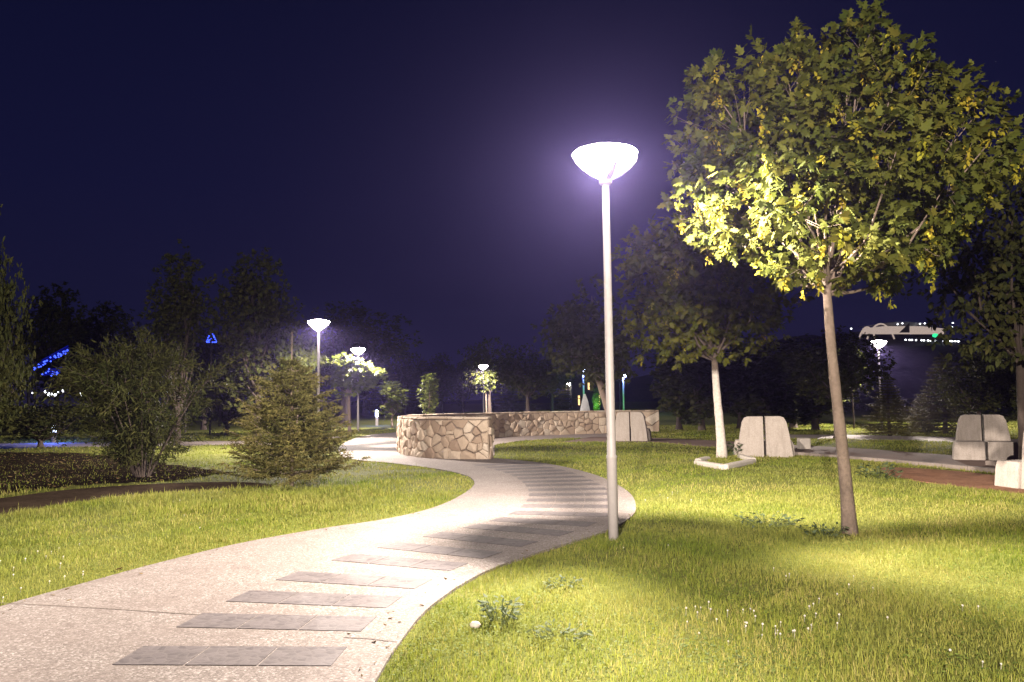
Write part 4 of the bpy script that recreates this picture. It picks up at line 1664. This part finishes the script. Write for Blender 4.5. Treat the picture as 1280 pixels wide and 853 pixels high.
mb = MB()
for k in range(4):
    o_ = k * 2.6
    slab4(cl(42 + k * 3.2, 462 - o_ * 1.35, k), cl(86 - k * 0.7, 441 - o_ * 0.9, k), cl(86 - k * 0.7, 439.6 - o_ * 0.9, k + 0.7), cl(43 + k * 3.2, 460.4 - o_ * 1.35, k + 0.7), mb)
for k in range(3):
    slab4(cl(53 + k * 2, 470 - k * 2.8, k), cl(74 + k, 467 - k * 3, k), cl(74 + k, 465.8 - k * 3, k + 0.7), cl(53.5 + k * 2, 468.8 - k * 2.8, k + 0.7), mb)
m_bluepanel = m_emit('blue_lit_panel', (0.01, 0.025, 1.0), 0.22)
obj('roof_panel', mb.mesh('roof_panel'), m_bluepanel, can)
mb = MB()
for px in (46, 64, 82):
    t_ = cl(px, 452, 3)
    mb.tube([(t_.x, t_.y, 0), t_], 0.035, 6)
obj('post', mb.mesh('post'), M['dark_wall'], can)
rr = np.random.default_rng(9)
for _ in range(46):
    mb = MB()
    u, v = rr.uniform(0, 1), rr.uniform(0, 1)
    px, py = 43 + 42 * u, 463 - 22 * u - 7 * v * (1 - abs(u - 0.5))
    if _ > 32:
        px, py = rr.uniform(52, 77), rr.uniform(461, 470)
    mb.lathe([(0.005, -0.045), (0.055, 0), (0.005, 0.045)], 5, cl(px, py, -0.5))
    obj('light_point', mb.mesh('light_point'), M['led_blue'], can)

gx_, gy_, gz_ = at(140, 490, 44)
gar = thing('light_garland', 'string of small white lights glimmering behind the multi-stemmed shrub', 'string lights', (gx_, gy_, 0))
pts = []
bulbs = [42, 58, 63, 66, 70, 74, 80, 103, 118, 143, 150, 158, 162, 166, 170, 188, 193, 198, 209, 217, 224]
for px in [36] + bulbs + [232]:
    q = at(px, 489 + 2.5 * math.sin(px * 0.21), 44)
    pts.append(Vector((q[0] - gx_, q[1] - gy_, q[2])))
mb = MB()
mb.tube(pts, 0.012, 4)
for e in (0, -1):
    mb.tube([(pts[e].x, pts[e].y, -0.1), (pts[e].x, pts[e].y, pts[e].z + 0.3)], 0.08, 6)
obj('wire', mb.mesh('wire'), M['dark_wall'], gar)
for i, p in enumerate(pts[1:-1]):
    mb = MB()
    s_ = 0.045 + 0.07 * ((i * 7) % 5) / 4
    mb.lathe([(0.005, -s_), (s_, 0), (0.005, s_)], 8, p + Vector((0, -0.1, -s_)))
    obj('bulb', mb.mesh('bulb'), M['led_white'], gar)

# small pyramid of blue lights
px_, py_, pz_ = at(264, 424, 40)
pyr = thing('light_pyramid', 'small pyramid of blue lights above the dark bushes at the left', 'lights', (px_, py_, 0))
mb = MB()
mb.tube([(0, 0, -0.1), (0, 0, pz_)], 0.05, 6)
obj('mast', mb.mesh('mast'), M['dark_wall'], pyr)
tri = [(258, 428), (264, 414), (271, 428), (258, 428), (268, 421), (261, 421)]
q = [Vector(at(a, b, 40)) - Vector((px_, py_, 0)) for a, b in tri]
for a, b in zip(q[:-1], q[1:]):
    for k in range(6):
        mb = MB()
        mb.lathe([(0.003, -0.04), (0.045, 0), (0.003, 0.04)], 5, a.lerp(b, (k + 0.5) / 6))
        obj('light_point', mb.mesh('light_point'), M['led_blue'], pyr)

spot_blue = bpy.data.lights.new('blue_spot', 'POINT')
spot_blue.energy = 420
spot_blue.color = (0.05, 0.14, 1.0)
spot_blue.shadow_soft_size = 0.05


def blue_bollard(label, px, py, h=0.75):
    x, y = gp(px, py)
    root = thing('bollard_light', label, 'bollard light', (x, y, 0), 0, 'blue bollard lights')
    mb = MB()
    mb.lathe([(0, -0.05), (0.10, -0.05), (0.10, h * 0.55), (0, h * 0.55)], 12)
    obj('post', mb.mesh('post'), M['pole'], root)
    mb = MB()
    mb.lathe([(0.0, h * 0.56), (0.09, h * 0.57), (0.10, h * 0.95), (0.06, h), (0, h)], 12)
    obj('lamp_head', mb.mesh('lamp_head', True), M['glow_blue'], root)
    l = bpy.data.objects.new('bulb_light', spot_blue)
    COL.objects.link(l)
    l.parent = root
    l.location = (0, 0, h * 0.8)
    return root


blue_bollard('blue bollard light on the paving at the far left', 67, 553)
blue_bollard('blue bollard light far off between the path bend lamp and the slim tree', 471, 532, 1.0)
BLUEP = np.array([gp(*p) for p in [(30, 552.5), (170, 550), (170, 545), (70, 545.5)]])
sheet('blue_lit_pavement', BLUEP, 0.02, M['plaza'])

# ------------------------------------------------------------------ far middle: kiosk, cypress, white tent, warm lights
kx, ky, kz = at(738, 505, 92)
kio = thing('kiosk', 'dark kiosk with tall warm lit windows behind the stone ring', 'kiosk', (kx, ky, 0))
mb = MB()
mb.box((0, 1.5, 2.2), (4.2, 3.0, 4.6))
obj('wall', mb.mesh('wall'), M['dark_wall'], kio)
mb = MB()
mb.add([(-2.5, -0.4, 4.52), (2.5, -0.4, 4.52), (2.5, 3.4, 4.52), (-2.5, 3.4, 4.52), (-1.6, 1.5, 5.3), (1.6, 1.5, 5.3)], [(0, 3, 2, 1), (0, 1, 5, 4), (1, 2, 5), (2, 3, 4, 5), (3, 0, 4)])
obj('roof', mb.mesh('roof'), M['dark_wall'], kio)
for (x, z0, z1) in ((-0.15, 2.55, 3.35), (-0.15, 3.5, 4.3), (1.0, 0.8, 1.9), (-1.3, 0.8, 1.9)):
    mb = MB()
    mb.box((x, -0.03, (z0 + z1) / 2), (0.2, 0.04, z1 - z0))
    obj('window', mb.mesh('window'), M['led_warm'], kio)

cyx, cyy = base_at(745, 78)
cyo = place('column', 745, 483, 78, 11, 'narrow cypress lit bright green behind the stone ring', 'cypress', name='cypress_tree')
gl_ = bpy.data.lights.new('green_spot', 'POINT')
gl_.energy = 1100
gl_.color = (0.25, 1.0, 0.12)
gl_.shadow_soft_size = 0.1
go = bpy.data.objects.new('green_uplight', gl_)
COL.objects.link(go)
go.location = (cyx - 0.2, cyy - 1.6, 0.9)

tnx, tny, tnz = at(731, 510, 70)
mb = MB()
w_ = 0.5
mb.add([(-w_, -0.6, -0.1), (w_, -0.6, -0.1), (w_, 0.8, -0.1), (-w_, 0.8, -0.1), (-0.08, 0, 1.95), (0.08, 0, 1.95), (-w_ * 0.55, -0.35, 1.3), (w_ * 0.55, -0.35, 1.3)],
       [(0, 1, 7, 6), (6, 7, 5, 4), (1, 2, 5, 7), (2, 3, 4, 5), (3, 0, 6, 4)])
o = obj('tent', mb.mesh('tent'), M['white_plastic'], None, (tnx, tny, 0))
tag(o, 'small white peaked tent standing behind the stone ring', 'tent')
ox_, oy_, oz_ = at(774, 447, 85)
hang = thing('post_lamp', 'single orange lamp high on a dark pole right of the tall lamp post', 'lamp', (ox_, oy_, 0))
mb = MB()
mb.tube([(0, 0, -0.1), (0, 0, oz_ - 0.1)], [0.09, 0.06], 8)
obj('pole', mb.mesh('pole'), M['dark_wall'], hang)
mb = MB()
mb.lathe([(0.01, oz_ - 0.15), (0.17, oz_), (0.01, oz_ + 0.15)], 10)
obj('lamp_head', mb.mesh('lamp_head', True), M['led_orange'], hang)

# ------------------------------------------------------------------ air
hz = MB()
hz.box((100, 250, 29), (1000, 620, 66))
t = NT('air')
pv = t.n('ShaderNodeVolumePrincipled')
pv.inputs['Color'].default_value = (0.46, 0.38, 1.0, 1)
pv.inputs['Density'].default_value = 0.00032
pv.inputs['Anisotropy'].default_value = 0.8
t.l(pv.outputs[0], t.out.inputs['Volume'])
h_o = obj('haze', hz.mesh('haze'), t.m)
h_o['kind'] = 'stuff'

# ------------------------------------------------------------------ night sky and faint moon
SUN_EL, SUN_ROT = R(-3.0), R(200)
w = bpy.data.worlds.new('World')
S.world = w
w.use_nodes = True
nt = w.node_tree
nt.nodes.clear()
out = nt.nodes.new('ShaderNodeOutputWorld')
bg = nt.nodes.new('ShaderNodeBackground')
sky = nt.nodes.new('ShaderNodeTexSky')
sky.sky_type = 'NISHITA'
sky.sun_disc = False
sky.sun_elevation = SUN_EL
sky.sun_rotation = SUN_ROT
tc = nt.nodes.new('ShaderNodeTexCoord')
sep = nt.nodes.new('ShaderNodeSeparateXYZ')
nt.links.new(tc.outputs['Generated'], sep.inputs[0])
rp = nt.nodes.new('ShaderNodeValToRGB')
cr = rp.color_ramp
stops = [(0.0, (0.0125, 0.0105, 0.036)), (0.10, (0.007, 0.0075, 0.031)), (0.25, (0.0042, 0.005, 0.028)), (0.6, (0.0016, 0.0022, 0.015)), (1.0, (0.001, 0.0012, 0.008))]
while len(cr.elements) < len(stops):
    cr.elements.new(0.5)
for e, (p, c) in zip(cr.elements, stops):
    e.position = p
    e.color = (*c, 1)
nt.links.new(sep.outputs['Z'], rp.inputs['Fac'])
ad = nt.nodes.new('ShaderNodeMix')
ad.data_type = 'RGBA'
ad.blend_type = 'ADD'
ad.inputs[0].default_value = 1.0
sc_ = nt.nodes.new('ShaderNodeMix')
sc_.data_type = 'RGBA'
sc_.blend_type = 'MULTIPLY'
sc_.inputs[0].default_value = 1.0
sc_.inputs[7].default_value = (0.02, 0.02, 0.04, 1)
nt.links.new(sky.outputs[0], sc_.inputs[6])
# city glow + sparse stars
vs_ = nt.nodes.new('ShaderNodeTexVoronoi')
vs_.inputs['Scale'].default_value = 42
nt.links.new(tc.outputs['Generated'], vs_.inputs['Vector'])
lt = nt.nodes.new('ShaderNodeMath')
lt.operation = 'LESS_THAN'
lt.inputs[1].default_value = 0.018
nt.links.new(vs_.outputs['Distance'], lt.inputs[0])
sp = nt.nodes.new('ShaderNodeSeparateColor')
nt.links.new(vs_.outputs['Color'], sp.inputs[0])
g2 = nt.nodes.new('ShaderNodeMath')
g2.operation = 'GREATER_THAN'
g2.inputs[1].default_value = 0.86
nt.links.new(sp.outputs[0], g2.inputs[0])
ml = nt.nodes.new('ShaderNodeMath')
ml.operation = 'MULTIPLY'
nt.links.new(lt.outputs[0], ml.inputs[0])
nt.links.new(g2.outputs[0], ml.inputs[1])
m3 = nt.nodes.new('ShaderNodeMath')
m3.operation = 'MULTIPLY'
m3.inputs[1].default_value = 0.12
nt.links.new(ml.outputs[0], m3.inputs[0])
nt.links.new(rp.outputs[0], ad.inputs[6])
nt.links.new(sc_.outputs[2], ad.inputs[7])
ad2 = nt.nodes.new('ShaderNodeMix')
ad2.data_type = 'RGBA'
ad2.blend_type = 'ADD'
ad2.inputs[0].default_value = 1.0
nt.links.new(ad.outputs[2], ad2.inputs[6])
nt.links.new(m3.outputs[0], ad2.inputs[7])
nt.links.new(ad2.outputs[2], bg.inputs['Color'])
bg.inputs['Strength'].default_value = 1.0
nt.links.new(bg.outputs[0], out.inputs['Surface'])
moon = bpy.data.lights.new('moon', 'SUN')
moon.energy = 0.004
moon.angle = R(0.5)
moon.color = (0.8, 0.85, 1.0)
mo = bpy.data.objects.new('moon', moon)
COL.objects.link(mo)
mo.rotation_euler = (R(40), 0, R(-40))

# ------------------------------------------------------------------ render settings
S.render.engine = 'CYCLES'
S.view_settings.view_transform = 'Standard'
S.view_settings.look = 'None'
S.view_settings.exposure = 0
S.view_settings.gamma = 1
cy = S.cycles
cy.use_denoising = True
try:
    cy.denoiser = 'OPENIMAGEDENOISE'
except Exception:
    pass
cy.max_bounces = 6
cy.diffuse_bounces = 2
cy.glossy_bounces = 2
cy.transmission_bounces = 3
cy.transparent_max_bounces = 12
cy.volume_bounces = 0
cy.sample_clamp_indirect = 3.0
cy.sample_clamp_direct = 0.0
cy.caustics_reflective = False
cy.caustics_refractive = False
